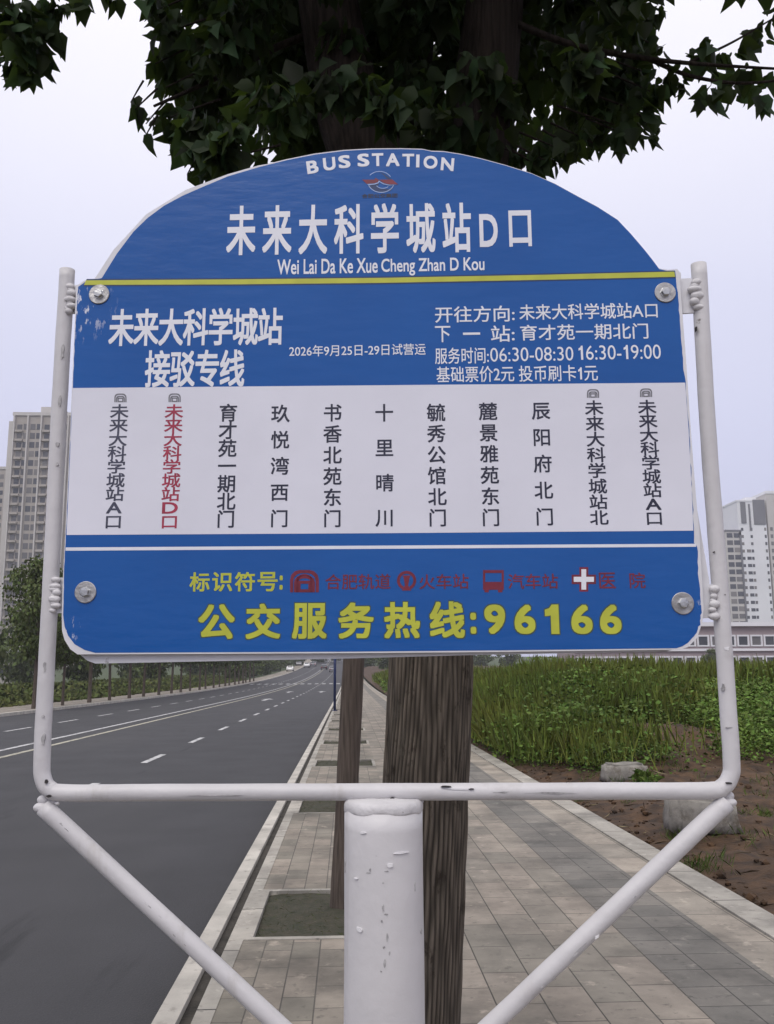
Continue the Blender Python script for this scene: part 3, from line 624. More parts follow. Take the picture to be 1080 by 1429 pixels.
# left tower
def left_tower():
    Y = 290; a = at(20, 580, Y); b = at(128, 580, Y); top = a.z; w = b.x - a.x
    t = thing('apartment_tower', 'tall beige apartment tower with many dark windows, on the left', 'building', (a.x, Y, gz(Y)))
    H = top - gz(Y); fl = 3.0; n = int(H / fl)
    bm = bmesh.new(); add_box(bm, 0, w, 0, 16, -3, H); obj('wall', bm, M['tower_wall'], t)
    bm = bmesh.new(); add_box(bm, -2.0, 0, 1.2, 15, -3, H - 1.5); obj('side_wall', bm, M['tower_pale'], t)
    bm = bmesh.new(); add_box(bm, -.4, w + .4, -.4, 16.4, H, H + 1.1); add_box(bm, 7, 14, 4, 12, H + 1.1, H + 4.2); obj('roof', bm, M['tower_pale'], t)
    bm = bmesh.new()
    for x in (0.3, 4.7, 9.0, 13.3, 17.6, 22.0): add_box(bm, x - .22, x + .22, -.9, 0, -3, H)
    obj('pilaster', bm, M['tower_pale'], t)
    bm = bmesh.new(); add_box(bm, -1.1, 1.3, -1.0, -.01, 0, .7); bme = bpy.data.meshes.new('balcony'); bm.to_mesh(bme); bm.free(); bme.materials.append(M['tower_wall'])
    for k in range(n):
        for x in (1.9, 10.6, 15.0):
            o = bpy.data.objects.new('balcony', bme); COL.objects.link(o); o.parent = t; o.location = (x, 0, k * fl + .2)
    sp = []
    for k in range(n - 1, -1, -1):
        z = k * fl + 1.15
        for x in (2.0, 10.7, 15.1): sp.append((x, -.02, z - .2))
        for x in (4.0, 6.2, 8.2, 12.75, 17.0, 19.2, 21.0): sp.append((x, -.02, z))
    place_windows(t, sp, 1.6, 1.9)
left_tower()
c = at(0, 655, 330); t = thing('apartment_tower', 'grey apartment tower at the left edge, behind the beige tower', 'building', (c.x - 14, 330, gz(330)))
H = c.z - gz(330); bm = bmesh.new(); add_box(bm, 0, 16.2, 0, 14, -3, H); obj('wall', bm, M['tower_wall'], t); bm = bmesh.new(); add_box(bm, -.3, 16.5, -.3, 14.3, H, H + 1); obj('roof', bm, M['tower_pale'], t)
place_windows(t, [(x, -.02, z * 3.0 + 1) for z in range(int(H / 3) - 1, -1, -1) for x in (14.8, 12.2, 9.6)], 1.5, 1.6)
# right towers
Y = 363
def right_tower(px0, px1, py, name_label, wallm, build):
    a = at(px0, py, Y); b = at(px1, py, Y); t = thing('apartment_tower', name_label, 'building', (a.x, Y, gz(Y)))
    H = a.z - gz(Y); w = b.x - a.x; bm = bmesh.new(); add_box(bm, 0, w, 0, 15, -3, H); obj('wall', bm, M[wallm], t)
    build(t, w, H); return t
def bA(t, w, H):
    bm = bmesh.new(); add_box(bm, -.2, w + .2, -.2, 15.2, H, H + .8); obj('roof', bm, M['tower_grey'], t)
    place_windows(t, [(x, -.02, k * 3 + 1) for k in range(int(H / 3) - 1, -1, -1) for x in (1.7, 4.6)], 2.4, 1.9)
right_tower(1012, 1034, 742, 'lower grey tower with one dark window column, behind the right frame tube', 'tower_pale', bA)
def bB(t, w, H):
    bm = bmesh.new(); add_box(bm, 1.3, 3.4, -.35, -.01, H - 9, H - .2); add_box(bm, 6.6, w - .2, -.35, -.01, H - 9.5, H + .8); obj('grey_panel', bm, M['tower_grey'], t)
    bm = bmesh.new(); add_box(bm, 5.0, 9.5, 3, 10, H, H + 2.4); add_box(bm, -.2, 6.5, -.2, 15.2, H, H + .7); obj('roof', bm, M['tower_white'], t)
    bm = bmesh.new(); add_box(bm, .1, .8, -.3, -.01, 0, H - 14); add_box(bm, 4.6, 5.3, -.3, -.01, H - 12, H - 1); obj('shaft', bm, M['tower_grey'], t)
    place_windows(t, [(x, -.02, k * 3 + .9) for k in range(int(H / 3) - 4, -1, -1) for x in (1.4, 5.2)], .95, 1.2)
    place_windows(t, [(3.6, -.02, k * 3 + .9) for k in range(int(H / 3) - 7, -1, -1)], 1.7, 1.25)
    place_windows(t, [(w - .7, -.02, k * 3 + .9) for k in range(int(H / 3) - 4, -1, -1)], .8, 1.3)
right_tower(1028, 1067, 700, 'white tower with dark grey panels at its top, by the right frame tube', 'tower_white', bB)
def bC(t, w, H):
    bm = bmesh.new(); add_box(bm, -.2, w + .2, -.2, 15.2, H, H + 1.2); obj('roof', bm, M['tower_white'], t)
    place_windows(t, [(x, -.02, k * 3 + .9) for k in range(int(H / 3) - 5, -1, -1) for x in (1.2, 3.0)], 1.1, 1.5)
right_tower(1068.5, 1140, 689, 'pale tower cut off by the right edge of the photo', 'tower_pale', bC)
# long low hall beyond the field
Y = 170; a = at(800, 878, Y); b = at(1250, 876, Y); zb = gz(Y)
t = thing('long_hall', 'long low maroon hall with white window frames and roof line, beyond the field', 'building', (a.x, Y, zb))
H = at(1040, 874, Y).z - zb; w = b.x - a.x
bm = bmesh.new(); add_box(bm, 0, w, 0, 14, -2, H); obj('wall', bm, M['hall_wall'], t)
bm = bmesh.new(); add_box(bm, -.6, w + .6, -.8, 14.6, H, H + .75); obj('roof', bm, M['tower_white'], t)
bm = bmesh.new(); add_box(bm, -.2, w + .2, -.45, -.01, H - 4.6, H - 4.15); obj('band', bm, M['tower_white'], t)
sp = []; x = 1.5
fm = bmesh.new()
for (x0, x1, z0, z1) in ((-1.15, 1.15, -.25, 0), (-1.15, 1.15, 1.6, 1.9), (-1.15, -.85, 0, 1.6), (.85, 1.15, 0, 1.6)): add_box(fm, x0, x1, -.3, .05, z0, z1)
fme = bpy.data.meshes.new('window_frame'); fm.to_mesh(fme); fm.free(); fme.materials.append(M['tower_white']); gme = window_mesh(1.7, 1.6)
while x < w - 1:
    for z in (H - 3.5, H - 7.4):
        f = bpy.data.objects.new('window', fme); COL.objects.link(f); f.parent = t; f.location = (x, 0, z)
        g = bpy.data.objects.new('pane', gme); COL.objects.link(g); g.parent = f
    x += 2.55
# white low building far left
Y = 120; a = at(-30, 903, Y); b = at(26, 903, Y); t = thing('low_building', 'small white flat roofed building at the left edge, behind the trees', 'building', (a.x, Y, gz(Y)))
H = a.z - gz(Y); w = b.x - a.x; bm = bmesh.new(); add_box(bm, 0, w, 0, 8, -1, H - .9); obj('wall', bm, M['tower_pale'], t)
bm = bmesh.new(); add_box(bm, -.3, w + .3, -.3, 8.3, H - .9, H); obj('roof', bm, M['tower_white'], t); place_windows(t, [(x, -.02, 1.2) for x in (1.1, 2.9, 4.4)], 1.2, 1.4)

# ------------------------------------------------------------------ far cars
def make_car(label, paint):
    t = thing('parked_car', label, 'car', (0, 0, 0), 0, 'cars far up the street')
    prof = [(-2.1, .35), (-2.15, .75), (-1.9, .95), (-1.35, 1.0), (-.95, 1.42), (.55, 1.48), (1.3, 1.02), (2.0, .88), (2.15, .6), (2.1, .35)]
    bm = bmesh.new(); L = [bm.verts.new((-.86 + (.14 if z > 1.1 else 0), y, z)) for y, z in prof]; R_ = [bm.verts.new((.86 - (.14 if z > 1.1 else 0), y, z)) for y, z in prof]
    bm.faces.new(L); bm.faces.new(R_[::-1])
    for i in range(len(prof)): bm.faces.new((L[i], L[(i + 1) % len(prof)], R_[(i + 1) % len(prof)], R_[i]))
    obj('body', bm, M[paint], t)
    for (y0, z0, y1, z1) in ((-1.33, 1.04, -.98, 1.39), (.6, 1.44, 1.24, 1.06)):
        bm = bmesh.new(); n = Vector((0, z1 - z0, y0 - y1)).normalized() * .01
        if n.z < 0: n = -n
        bm.faces.new([bm.verts.new(Vector(p) + n) for p in ((-.66, y0, z0), (.66, y0, z0), (.62, y1, z1), (-.62, y1, z1))]); obj('windscreen', bm, M['glass'], t)
    for sx in (-1, 1):
        bm = bmesh.new(); bm.faces.new([bm.verts.new((sx * (.87 - .12 * (z - 1.02) / .35), y, z)) for y, z in ((-1.15, 1.06), (.98, 1.08), (.52, 1.4), (-.9, 1.36))]); obj('side_window', bm, M['glass'], t)
        bm = bmesh.new(); add_box(bm, sx * .6 - .18, sx * .6 + .18, -2.17, -2.1, .68, .85); obj('tail_light', bm, M['lamp_red'], t)
        bm = bmesh.new(); add_box(bm, sx * .6 - .18, sx * .6 + .18, 2.08, 2.16, .64, .78); obj('headlight', bm, M['lamp_clear'], t)
        for y in (-1.3, 1.35):
            bm = bmesh.new(); add_tube(bm, [(sx * .68, y, .32), (sx * .88, y, .32)], .32, 18); obj('wheel', bm, M['tyre'], t)
    return t
cw = make_car('', 'car_white'); cg = make_car('', 'car_grey'); ck = make_car('', 'car_dark')
for k, (px_, d, p, lab) in enumerate([(404, 240, cw, 'white car, largest and leftmost of those far up the street'), (427, 285, cw, 'white car in the middle of the far road, right of the leftmost white one'),
                                      (436, 300, cg, 'small grey car far up the road, between the white and dark cars'), (451, 260, ck, 'dark car far up the road near the kerb side'), (463, 235, cg, 'grey car nearest the kerb, far up the road by the blue post'), (416, 305, cg, 'grey car farthest up the road, between the two white cars')]):
    t = p if p['label'] == '' else copy_tree(p)
    t.location = ((px_ - 485) / 1290 * d, d, gz(d) + RZ); t.rotation_euler = (math.atan(0.00015 * (d - 60)), 0, PI if px_ < 430 else 0); t['label'] = lab

# ------------------------------------------------------------------ the bus stop sign
post_c = onsign(535, 1120, -.012); BASE = Vector((post_c.x, post_c.y, 0))
sign = thing('bus_stop_sign', 'blue and white bus stop sign board bolted in a white tube frame on a post', 'bus stop sign', BASE)
TR = .0107; TO = -.012
def sp_(x, y, off=TO): return onsign(x, y, off)
# bent frame tube: left upright, crossbar, right upright
fr = [sp_(94, 377), sp_(84, 545), sp_(73, 770), sp_(62, 985), sp_(58.5, 1060), sp_(60, 1086), sp_(69, 1101), sp_(92, 1106.5), sp_(200, 1106), sp_(535, 1105), sp_(860, 1104), sp_(985, 1103.5), sp_(1008, 1099), sp_(1019, 1083), sp_(1020.5, 1058), sp_(1014, 960), sp_(1003, 800), sp_(988, 600), sp_(975, 369)]
def wob(th, p): return 1 + .012 * math.sin(3 * th + p.z * 60 + p.x * 45) + .008 * math.sin(7 * th + p.x * 150 + p.z * 130)
bm = bmesh.new(); add_tube(bm, smoothpath(fr, 14), TR, 28, True, wob); frame = obj('frame', bm, M['post'], sign, BASE, True)
for x0, y0, x1, y1 in ((61, 1126, 482, 1517), (1014, 1119, 594, 1517)):
    bm = bmesh.new(); a = sp_(x0, y0); b = sp_(x1, y1); add_tube(bm, [a + (b - a) * i / 40 for i in range(41)], TR * 1.06, 28, True, wob); obj('brace', bm, M['post'], sign, BASE, True)
# post with a welded cap
pt = onsign(535, 1124, -.012).z; PR = (onsign(590, 1200, -.012) - onsign(480, 1200, -.012)).length / 2
bm = bmesh.new(); zz = [-.05 + i * (pt + .05 - .004) / 60 for i in range(61)]
add_tube(bm, [BASE + Vector((0, 0, z)) for z in zz], PR, 64, True, lambda th, p: 1 + .004 * math.sin(2 * th + 9 * p.z) + .003 * math.sin(5 * th - 31 * p.z)); post = obj('post', bm, M['post'], sign, BASE, True)
bm = bmesh.new(); prof = [(PR * .99, -.007), (PR * 1.012, -.004), (PR * 1.014, .001), (PR * .985, .006), (PR * .9, .009), (PR * .4, .010)]
rings = [[bm.verts.new(BASE + Vector((math.cos(t_) * r * (1 + .006 * math.sin(5 * t_) + .005 * math.sin(13 * t_ + 2)), math.sin(t_) * r, pt + z + (.0012 * math.sin(7 * t_ + 1) + .0009 * math.sin(3 * t_)) * (1 if z < 0 else .3)))) for t_ in [2 * PI * k / 72 for k in range(72)]] for r, z in prof]
for i in range(len(rings) - 1):
    for k in range(72): bm.faces.new((rings[i][k], rings[i][(k + 1) % 72], rings[i + 1][(k + 1) % 72], rings[i + 1][k]))
bm.faces.new(rings[-1]); bm.faces.new(rings[0][::-1]); obj('post_cap', bm, M['weld'], sign, BASE, True)
def lumps(name, pts, m='weld', flat=.85):
    bm = bmesh.new()
    pts = [q for a, b in zip(pts, pts[1:] + pts[-1:]) for q in (a, ((a[0] + b[0]) / 2 + random.uniform(-2, 2), (a[1] + b[1]) / 2, min(a[2], b[2]) * random.uniform(.7, 1.0), (a[3] + b[3]) / 2 - .001))]
    for x, y, r, off in pts:
        c = onsign(x, y, off - .003); add_ball(bm, c, r * .95 / F, 3, (1.2 * random.uniform(.8, 1.15), flat, .85 * random.uniform(.8, 1.1)), .0)
        
    return obj(name, bm, M[m], sign, BASE, True)
lumps('weld_bead', [(561 + 4.2 * k, 1116 + 2.5 * math.sin(k * 2.3), 5 + .8 * (k % 3), -.004 - .0012 * k) for k in range(7)])
lumps('weld_bead', [(60, 1116, 9, -.014), (59, 1127, 11.5, -.013), (73, 1119, 7, -.012), (80, 1121, 4, -.006)])
lumps('weld_bead', [(1016, 1111, 9, -.014), (1017, 1120, 11.5, -.013), (1006, 1115, 6, -.011)])
lumps('weld_bead', [(97, 400, 8, -.003), (100, 409, 8, -.001), (98, 418, 9, -.001), (100, 427, 8, 0), (96, 434, 7, -.001)])
lumps('weld_bead', [(972, 394, 9, -.002), (969, 404, 10, 0), (973, 413, 10, -.001), (969, 421, 9, 0), (975, 429, 9, -.002), (979, 437, 7, -.003)])
lumps('weld_bead', [(78, 809, 7, -.001), (77, 818, 8, -.001), (79, 827, 8, 0), (76, 836, 8, 0), (78, 845, 8, -.001), (73, 852, 6, -.002)])
lumps('weld_bead', [(997, 822, 8, -.001), (996, 832, 6, -.001), (997, 843, 8, 0), (994, 851, 7, 0), (997, 860, 9, -.001)])
def slab(name, poly, off0, off1, m, parent=sign, base=BASE, bevel=0.0):
    """flat plate: outline measured on the sign's plane, between two offsets from it"""
    bm = bmesh.new(); A = [bm.verts.new(onsign(x, y, off1)) for x, y in poly]; n = len(A)
    d = SN * (off0 - off1); B = [bm.verts.new(v.co + d) for v in A]
    bm.faces.new(A); bm.faces.new(B[::-1])
    for i in range(n): bm.faces.new((A[i], B[i], B[(i + 1) % n], A[(i + 1) % n]))
    return obj(name, bm, M[m], parent, base)
def dense(poly, step=6, jag=0.0):
    """open outline resampled, with a little raggedness"""
    r = []
    for i, a in enumerate(poly[:-1]):
        b = poly[i + 1]; L = math.hypot(b[0] - a[0], b[1] - a[1]); n = max(1, int(L / step))
        for k in range(n): r.append((a[0] + (b[0] - a[0]) * k / n + random.uniform(-jag, jag), a[1] + (b[1] - a[1]) * k / n + random.uniform(-jag, jag)))
    return r + [poly[-1]]
slab('bracket', [(948, 389), (966, 388), (969, 436), (953, 437)], -.012, -.008, 'board')
slab('bracket', [(98, 398), (116, 397), (115, 436), (97, 437)], -.012, -.008, 'board')
slab('bracket', [(76, 806), (96, 806), (94, 855), (74, 856)], -.012, -.008, 'board')
slab('bracket', [(972, 816), (995, 815), (997, 862), (975, 863)], -.012, -.008, 'board')
archL = [(132, 389), (158, 349), (204, 299), (259, 265), (318, 243), (360, 231)]
archF = [(142, 388), (163, 354), (186, 323.5), (206, 304), (229, 287), (254, 273.5), (280, 262), (318, 246), (360, 233.5), (400, 223.5), (440, 215.5), (480, 210.5), (520, 208.3), (560, 208), (590, 208.8), (603, 211.5), (620, 212), (645, 216), (672, 222), (707, 231.5), (742, 242.5), (775, 257), (804, 273), (834, 289), (862, 307), (880, 326), (898, 347), (910, 362), (920, 375.5)]
back = slab('back_board', [(128, 395)] + archL + [(430, 219), (540, 211), (640, 217), (740, 244), (860, 309), (918, 378), (950, 380), (957, 540), (964, 640), (971, 700), (981, 760), (990, 812), (985, 850), (977, 874), (968, 890), (952, 903), (930, 909), (661, 914), (480, 919), (133, 926), (122, 922), (112, 914), (96, 890), (92, 860), (98, 640), (109, 470)], -.0115, -.0085, 'board')
board = slab('front_board', [(106, 399), (118, 391.5)] + [(x - 1.2, y - 1.2) for x, y in archF] + [(932, 376.5), (945, 375.5), (948, 379), (951, 420), (958, 510), (964, 600), (971, 690), (976, 745), (979, 800), (982, 850), (980, 868), (973, 890), (960, 903), (948, 906.5), (700, 909.8), (480, 911.5), (108, 913.2), (98, 906), (90, 893), (86.5, 880), (86, 860), (88, 800), (91, 745), (96, 640), (100.5, 540), (104, 460)], -.004, 0, 'board')
film = slab('blue_film', dense([(105, 460), (109, 400), (120, 392.5)], 5, .4) + archF + [(931, 378), (942, 377.5)] + dense([(943.5, 385), (948, 440), (954, 515), (956.5, 533), (961.5, 600), (966, 690), (968.5, 741), (969, 757), (973, 762), (974, 800), (978.5, 846)], 7, .7)
            + dense([(979, 853), (977.5, 868), (970, 886), (960, 897)], 3, 1.2) + [(952, 902), (944, 904.5), (700, 907.5), (480, 909.3), (133, 911), (118, 907), (104, 899), (95, 887), (90, 874), (88, 858)] + dense([(88.6, 840), (89, 800), (92, 745), (97, 640), (101.5, 541), (104.5, 470)], 9, .4), .0001, .0003, 'film', board)
for mt_, ctr, rad in ((M['film'], onsign(113, 430), .055), (M['film'], onsign(982, 850), .014), (M['film'], onsign(92, 880), .022)):
    wear(mt_, (.62, .64, .72), 160, .56, .60, (1, 1, .35), box=(tuple(ctr - BASE), rad))
slab('white_band', dense([(101.5, 541.5), (540, 537.5), (956, 534), (961, 600), (965.5, 690), (967.5, 740.5), (540, 744), (92.8, 746.5), (97.5, 640)], 40), .00035, .0005, 'band', film)
slab('white_stripe', [(91.5, 764), (540, 761.3), (971, 758.8), (971.5, 763), (540, 765.8), (91.3, 768.5)], .00035, .0005, 'lettering', film)
slab('yellow_stripe', [(120, 391.2), (330, 389.8), (540, 387.6), (760, 383.4), (941, 379), (942.3, 386.3), (760, 390.4), (540, 394.6), (330, 396.8), (117, 397.6)], .00045, .0006, 'yellow', film)
slab('dark_edge', [(121, 389.3), (330, 388), (540, 385.8), (760, 381.6), (941, 377.6), (943, 388.2), (760, 392.4), (540, 396.6), (330, 398.8), (116, 399.6)], .00035, .0004, 'dark_blue', film)

# ---- lettering: real outlines of the built-in font, fitted to the measured boxes on the board
ONE = ([(.20, 0), (.34, 0), (.34, .69), (.235, .69), (.17, .60), (.06, .56), (.06, .45), (.20, .49)], [(0, 1, 2, 3, 7), (3, 4, 5, 6, 7)])
def glyph(text, bold):
    if text == '1': return [list(ONE[0]), ONE[1]]
    if '1' in text:                        # the built-in font's figure one is a bare stroke: give it the sign's flagged one
        V, Fs, x = [], [], 0.0
        hh = glyph_raw('HH'); w0 = max(v[0] for v in hh[0]) - min(v[0] for v in hh[0])
        for c in text:
            if c == '1': v, f, adv = [(a * .85 + .05, b) for a, b in ONE[0]], ONE[1], .46
            else:
                h = glyph_raw('H' + c + 'H')[0]; adv = max(v[0] for v in h) - min(v[0] for v in h) - w0; v, f = glyph_raw(c) if c != ' ' else ([], [])
            o = len(V); V += [(a + x, b) for a, b in v]; Fs += [tuple(i + o for i in q) for q in f]; x += adv
        return V, Fs
    return glyph_raw(text)
def glyph_raw(text):
    c = bpy.data.curves.new('lettering', 'FONT'); c.body = text; c.size = 1; c.resolution_u = 4
    o = bpy.data.objects.new('lettering', c); COL.objects.link(o); dg = bpy.context.evaluated_depsgraph_get(); dg.update()
    me = bpy.data.meshes.new_from_object(o.evaluated_get(dg)); bpy.data.objects.remove(o); bpy.data.curves.remove(c)
    vs = [(v.co.x, v.co.y) for v in me.vertices]; fs = [tuple(p.vertices) for p in me.polygons]; bpy.data.meshes.remove(me); return vs, fs
def fit(text, box, bold=0.0, em=False, rot=0.0, off=.0006):
    """box = measured x0,y0,x1,y1; em: box is the character cell instead of the ink's bounds"""
    vs, fs = glyph(text, bold); x0, y0, x1, y1 = box
    if em: a0, b0_, a1, b1 = 0, -.12, 1, .88
    else:
        a0 = min(v[0] for v in vs); a1 = max(v[0] for v in vs); b0_ = min(v[1] for v in vs); b1 = max(v[1] for v in vs)
    g0 = len(vs); shifts = [(0, 0)]
    if bold:                               # bold: the outline struck several times, each strike a hair above the last
        shifts += [(bold * sx, bold * sy) for sx in (-1, 0, 1) for sy in (-1, 0, 1) if sx or sy]
        if bold > .028: shifts += [(bold * .5 * math.cos(k * PI / 2), bold * .5 * math.sin(k * PI / 2)) for k in range(4)]
        if not em: a0 -= bold; a1 += bold; b0_ -= bold; b1 += bold
    base_v = vs; vs = [(x + sx, y + sy) for sx, sy in shifts for x, y in base_v]
    fs = [tuple(i + g0 * k for i in f) for k in range(len(shifts)) for f in fs]
    cx, cy = (x0 + x1) / 2, (y0 + y1) / 2; slope = -(0.0055 + (941 - cy) * 2.2e-5); lean = (cx - 505) / 6500; r = []
    for q_, (vx, vy) in enumerate(vs):
        s_ = (vx - a0) / (a1 - a0) - .5; t_ = (vy - b0_) / (b1 - b0_) - .5
        dx, dy = s_ * (x1 - x0), -t_ * (y1 - y0)
        if rot: dx, dy = dx * math.cos(rot) - dy * math.sin(rot), dx * math.sin(rot) + dy * math.cos(rot)
        r.append(onsign(cx + dx + lean * dy, cy + dy + slope * dx, off + 8e-6 * (q_ // g0)) - BASE)
    return r, fs
def write(name, items, m, parent):
    V, Fs = [], []
    for it in items:
        v, f = fit(*it[:2], **it[2]); o = len(V); V += v; Fs += [tuple(i + o for i in q) for q in f]
    return raw(name, V, Fs, M[m], parent)
B = dict
arc = [('B', 436, 233, -8, 16), ('U', 459.5, 228.7, -6, 17), ('S', 480.5, 225.6, -4, 16.5), ('S', 507, 223.4, -2, 16.5), ('T', 527, 222.8, -1, 16), ('A', 548, 222.9, 0, 19), ('T', 569.6, 223.6, 1, 16.5), ('I', 583, 224.6, 2, 4.6), ('O', 600.7, 226.4, 4, 19.5), ('N', 624.4, 229.2, 6, 18)]
write('heading_lettering', [(c, (x - w / 2, y - 9, x + w / 2, y + 9), B(bold=.03, rot=math.radians(a))) for c, x, y, a, w in arc], 'lettering', film)
tt = [(c, (336.5 + 50.1 * i - 21, 321.5 - .65 * i - 36, 336.5 + 50.1 * i + 21, 321.5 - .65 * i + 36), B(bold=.020, em=True)) for i, c in enumerate('未来大科学城站')]
write('title_lettering', tt + [('D', (669, 298.5, 694.5, 344.5), B(bold=.022)), ('口', (710, 293.5, 741.5, 344), B(bold=.022))], 'lettering', film)
write('pinyin_lettering', [('Wei Lai Da Ke Xue', (387, 361, 527, 382), B(bold=.014)), ('Cheng Zhan D Kou', (532, 359.8, 676, 384), B(bold=.014))], 'lettering', film)
rt = [(c, (169.5 + 34.6 * i - 18, 457 - .25 * i - 27, 169.5 + 34.6 * i + 18, 457 - .25 * i + 27), B(bold=.020, em=True)) for i, c in enumerate('未来大科学城站')]
rt += [(c, (220 + 34.6 * i - 18, 514.5 - .25 * i - 27, 220 + 34.6 * i + 18, 514.5 - .25 * i + 27), B(bold=.020, em=True)) for i, c in enumerate('接驳专线')]
write('route_lettering', rt, 'lettering', film)
write('date_lettering', [('2026年9月25日-29日试营运', (403.5, 480.5, 594, 496.5), B(bold=.006))], 'lettering', film)
write('direction_lettering', [('开往方向:', (607, 427, 718, 449.5), B(bold=.008)), ('未来大科学城站A口', (724.5, 423.3, 917.5, 445.3), B(bold=.008)),
      ('下', (607, 455, 628.5, 477.5), B(bold=.008, em=False)), ('一', (646, 464, 670, 467.2), B(bold=.0)), ('站:', (685, 454, 718, 477), B(bold=.008)), ('育才苑一期北门', (726, 452, 904.5, 474), B(bold=.008)),
      ('服务时间:', (607, 485, 682, 507.5), B(bold=.006)), ('06:30-08:30', (684, 484.5, 800, 504), B(bold=.0)), ('16:30-19:00', (807.5, 481.5, 922, 501.5), B(bold=.0)),
      ('基础票价2元', (609, 511, 717.5, 533.3), B(bold=.006)), ('投币刷卡1元', (724, 509.5, 834, 532), B(bold=.006))], 'lettering', film)
cols = [('未来大科学城站A口', 166.5, 573.9, 158, 727.8, 21, 'slate'), ('未来大科学城站D口', 242.7, 574, 236.3, 728, 21, 'red'), ('育才苑一期北门', 318.5, 576, 315, 724.2, 26, 'navy'), ('玖悦湾西门', 391.3, 577, 389.6, 723.4, 26, 'navy'),
        ('书香北苑东门', 464, 576, 463.7, 723.4, 26, 'navy'), ('十里晴川', 536, 576, 537, 722.4, 26, 'navy'), ('毓秀公馆北门', 608.4, 575.6, 610.7, 722.4, 26, 'navy'), ('麓景雅苑东门', 681, 574, 685, 722, 26, 'navy'),
        ('辰阳府北门', 754.7, 573, 760, 721, 26, 'navy'), ('未来大科学城站北', 829, 569, 836, 722.2, 22, 'navy'), ('未来大科学城站A口', 903, 567.8, 913, 723, 21, 'navy')]
band = [o for o in S.objects if o.name == 'white_band'][0]
for text, x0, y0, x1, y1, hh, m in cols:
    n = len(text) - 1; it = []
    for i, c in enumerate(text):
        cx = x0 + (x1 - x0) * i / n; cy = y0 + (y1 - y0) * i / n
        if c in 'AD': it.append((c, (cx - 11, cy - hh * .38, cx + 11, cy + hh * .38), B(bold=.016, off=.0007)))
        else: it.append((c, (cx - 13.4, cy - hh / 2, cx + 13.4, cy + hh / 2), B(bold=.014, em=True, off=.0007)))
    o = write('stop_lettering', it, m, film)
def arch_ring(cx, cy, w, h, t):
    """half of a rounded arch band as polygons (metro mark), outer size w x h, thickness t"""
    def outline(w, h):
        r = min(w, h) * .42; pts = [(-w / 2, h / 2), (-w / 2, -h / 2 + r)] + [(-w / 2 + r - r * math.cos(a), -h / 2 + r - r * math.sin(a)) for a in (.5, 1.05)] + [(-w / 2 + r, -h / 2), (w / 2 - r, -h / 2)]
        pts += [(w / 2 - r + r * math.sin(a), -h / 2 + r - r * math.cos(a)) for a in (.5, 1.05)] + [(w / 2, -h / 2 + r), (w / 2, h / 2)]; return pts
    O = outline(w, h); I = [(x, y + t / 2) for x, y in outline(w - 2 * t, h - t)]
    return [[(cx + p[0], cy + p[1]) for p in q] for q in [(O[i], O[i + 1], I[i + 1], I[i]) for i in range(len(O) - 1)]]
def ring(cx, cy, rx, ry, t, a0=0, a1=2 * PI, n=28):
    P = [(cx + rx * math.cos(a0 + (a1 - a0) * i / n), cy + ry * math.sin(a0 + (a1 - a0) * i / n)) for i in range(n + 1)]
    Q = [(cx + (rx - t) * math.cos(a0 + (a1 - a0) * i / n), cy + (ry - t) * math.sin(a0 + (a1 - a0) * i / n)) for i in range(n + 1)]
    return [[P[i], P[i + 1], Q[i + 1], Q[i]] for i in range(n)]
def rect(x0, y0, x1, y1): return [[(x0, y0), (x1, y0), (x1, y1), (x0, y1)]]
def mark(name, polys, m, parent, off=.0006):
    V, Fs = [], []
    for p in polys:
        o = len(V); V += [onsign(x, y, off) - BASE for x, y in p]; Fs.append(tuple(range(o, o + len(p))))
    return raw(name, V, Fs, M[m], parent)
def metro(cx, cy, w, h, t):
    r = []; g = w / 8.6
    r += arch_ring(cx, cy, w, h, t) + arch_ring(cx, cy + g * .8, w - 2 * g * 1.15, h - 1.6 * g, t)
    q = w * .24; qh = h * .26; yb = cy + h / 2
    r += rect(cx - q, yb - 2 * qh, cx + q, yb - 2 * qh + t) + rect(cx - q, yb - t, cx + q, yb) + rect(cx - q, yb - 2 * qh + t, cx - q + t, yb - t) + rect(cx + q - t, yb - 2 * qh + t, cx + q, yb - t)
    return r
for x, y in ((168, 555.2), (243.6, 555), (827.5, 549), (901.5, 548)): mark('metro_mark', metro(x, y, 17, 12, 1.7), 'grey_ink', film, .0007)
# legend row
write('legend_lettering', [(c, (264.5 + 31.6 * i, 798.5 - .1 * i, 264.5 + 31.6 * i + 28, 825.5 - .1 * i), B(bold=.02)) for i, c in enumerate('标识符号')] + [(':', (390, 803, 394.5, 823), B(bold=.03))], 'yellow', film)
mark('metro_mark', metro(424.8, 811, 40, 31, 4.2) + arch_ring(424.8, 813.8, 22.5, 25.5, 2.6), 'maroon', film)
mark('rail_mark', ring(567.3, 810, 13.4, 13.4, 4, math.radians(-245), math.radians(65)) + [[(562, 803), (572.6, 803), (571, 808), (569.5, 817), (574, 824), (560.6, 824), (565, 817), (563.6, 808)]], 'maroon', film)
mark('bus_mark', rect(674, 795.5, 703, 799.5) + rect(674, 799.5, 677, 812) + rect(700, 799.5, 703, 812) + rect(674, 812, 703, 823) + rect(676, 823, 682, 826.5) + rect(695, 823, 701, 826.5), 'maroon', film)
mark('hospital_cross_edge', rect(808.5, 791.5, 820.8, 825.5) + rect(797.8, 802, 808.5, 815) + rect(820.8, 802, 831.6, 815), 'maroon', film, .00045)
mark('hospital_cross', rect(811.3, 794.3, 818, 822.8) + rect(800.6, 804.9, 811.3, 812) + rect(818, 804.9, 828.8, 812), 'lettering', film, .0007)
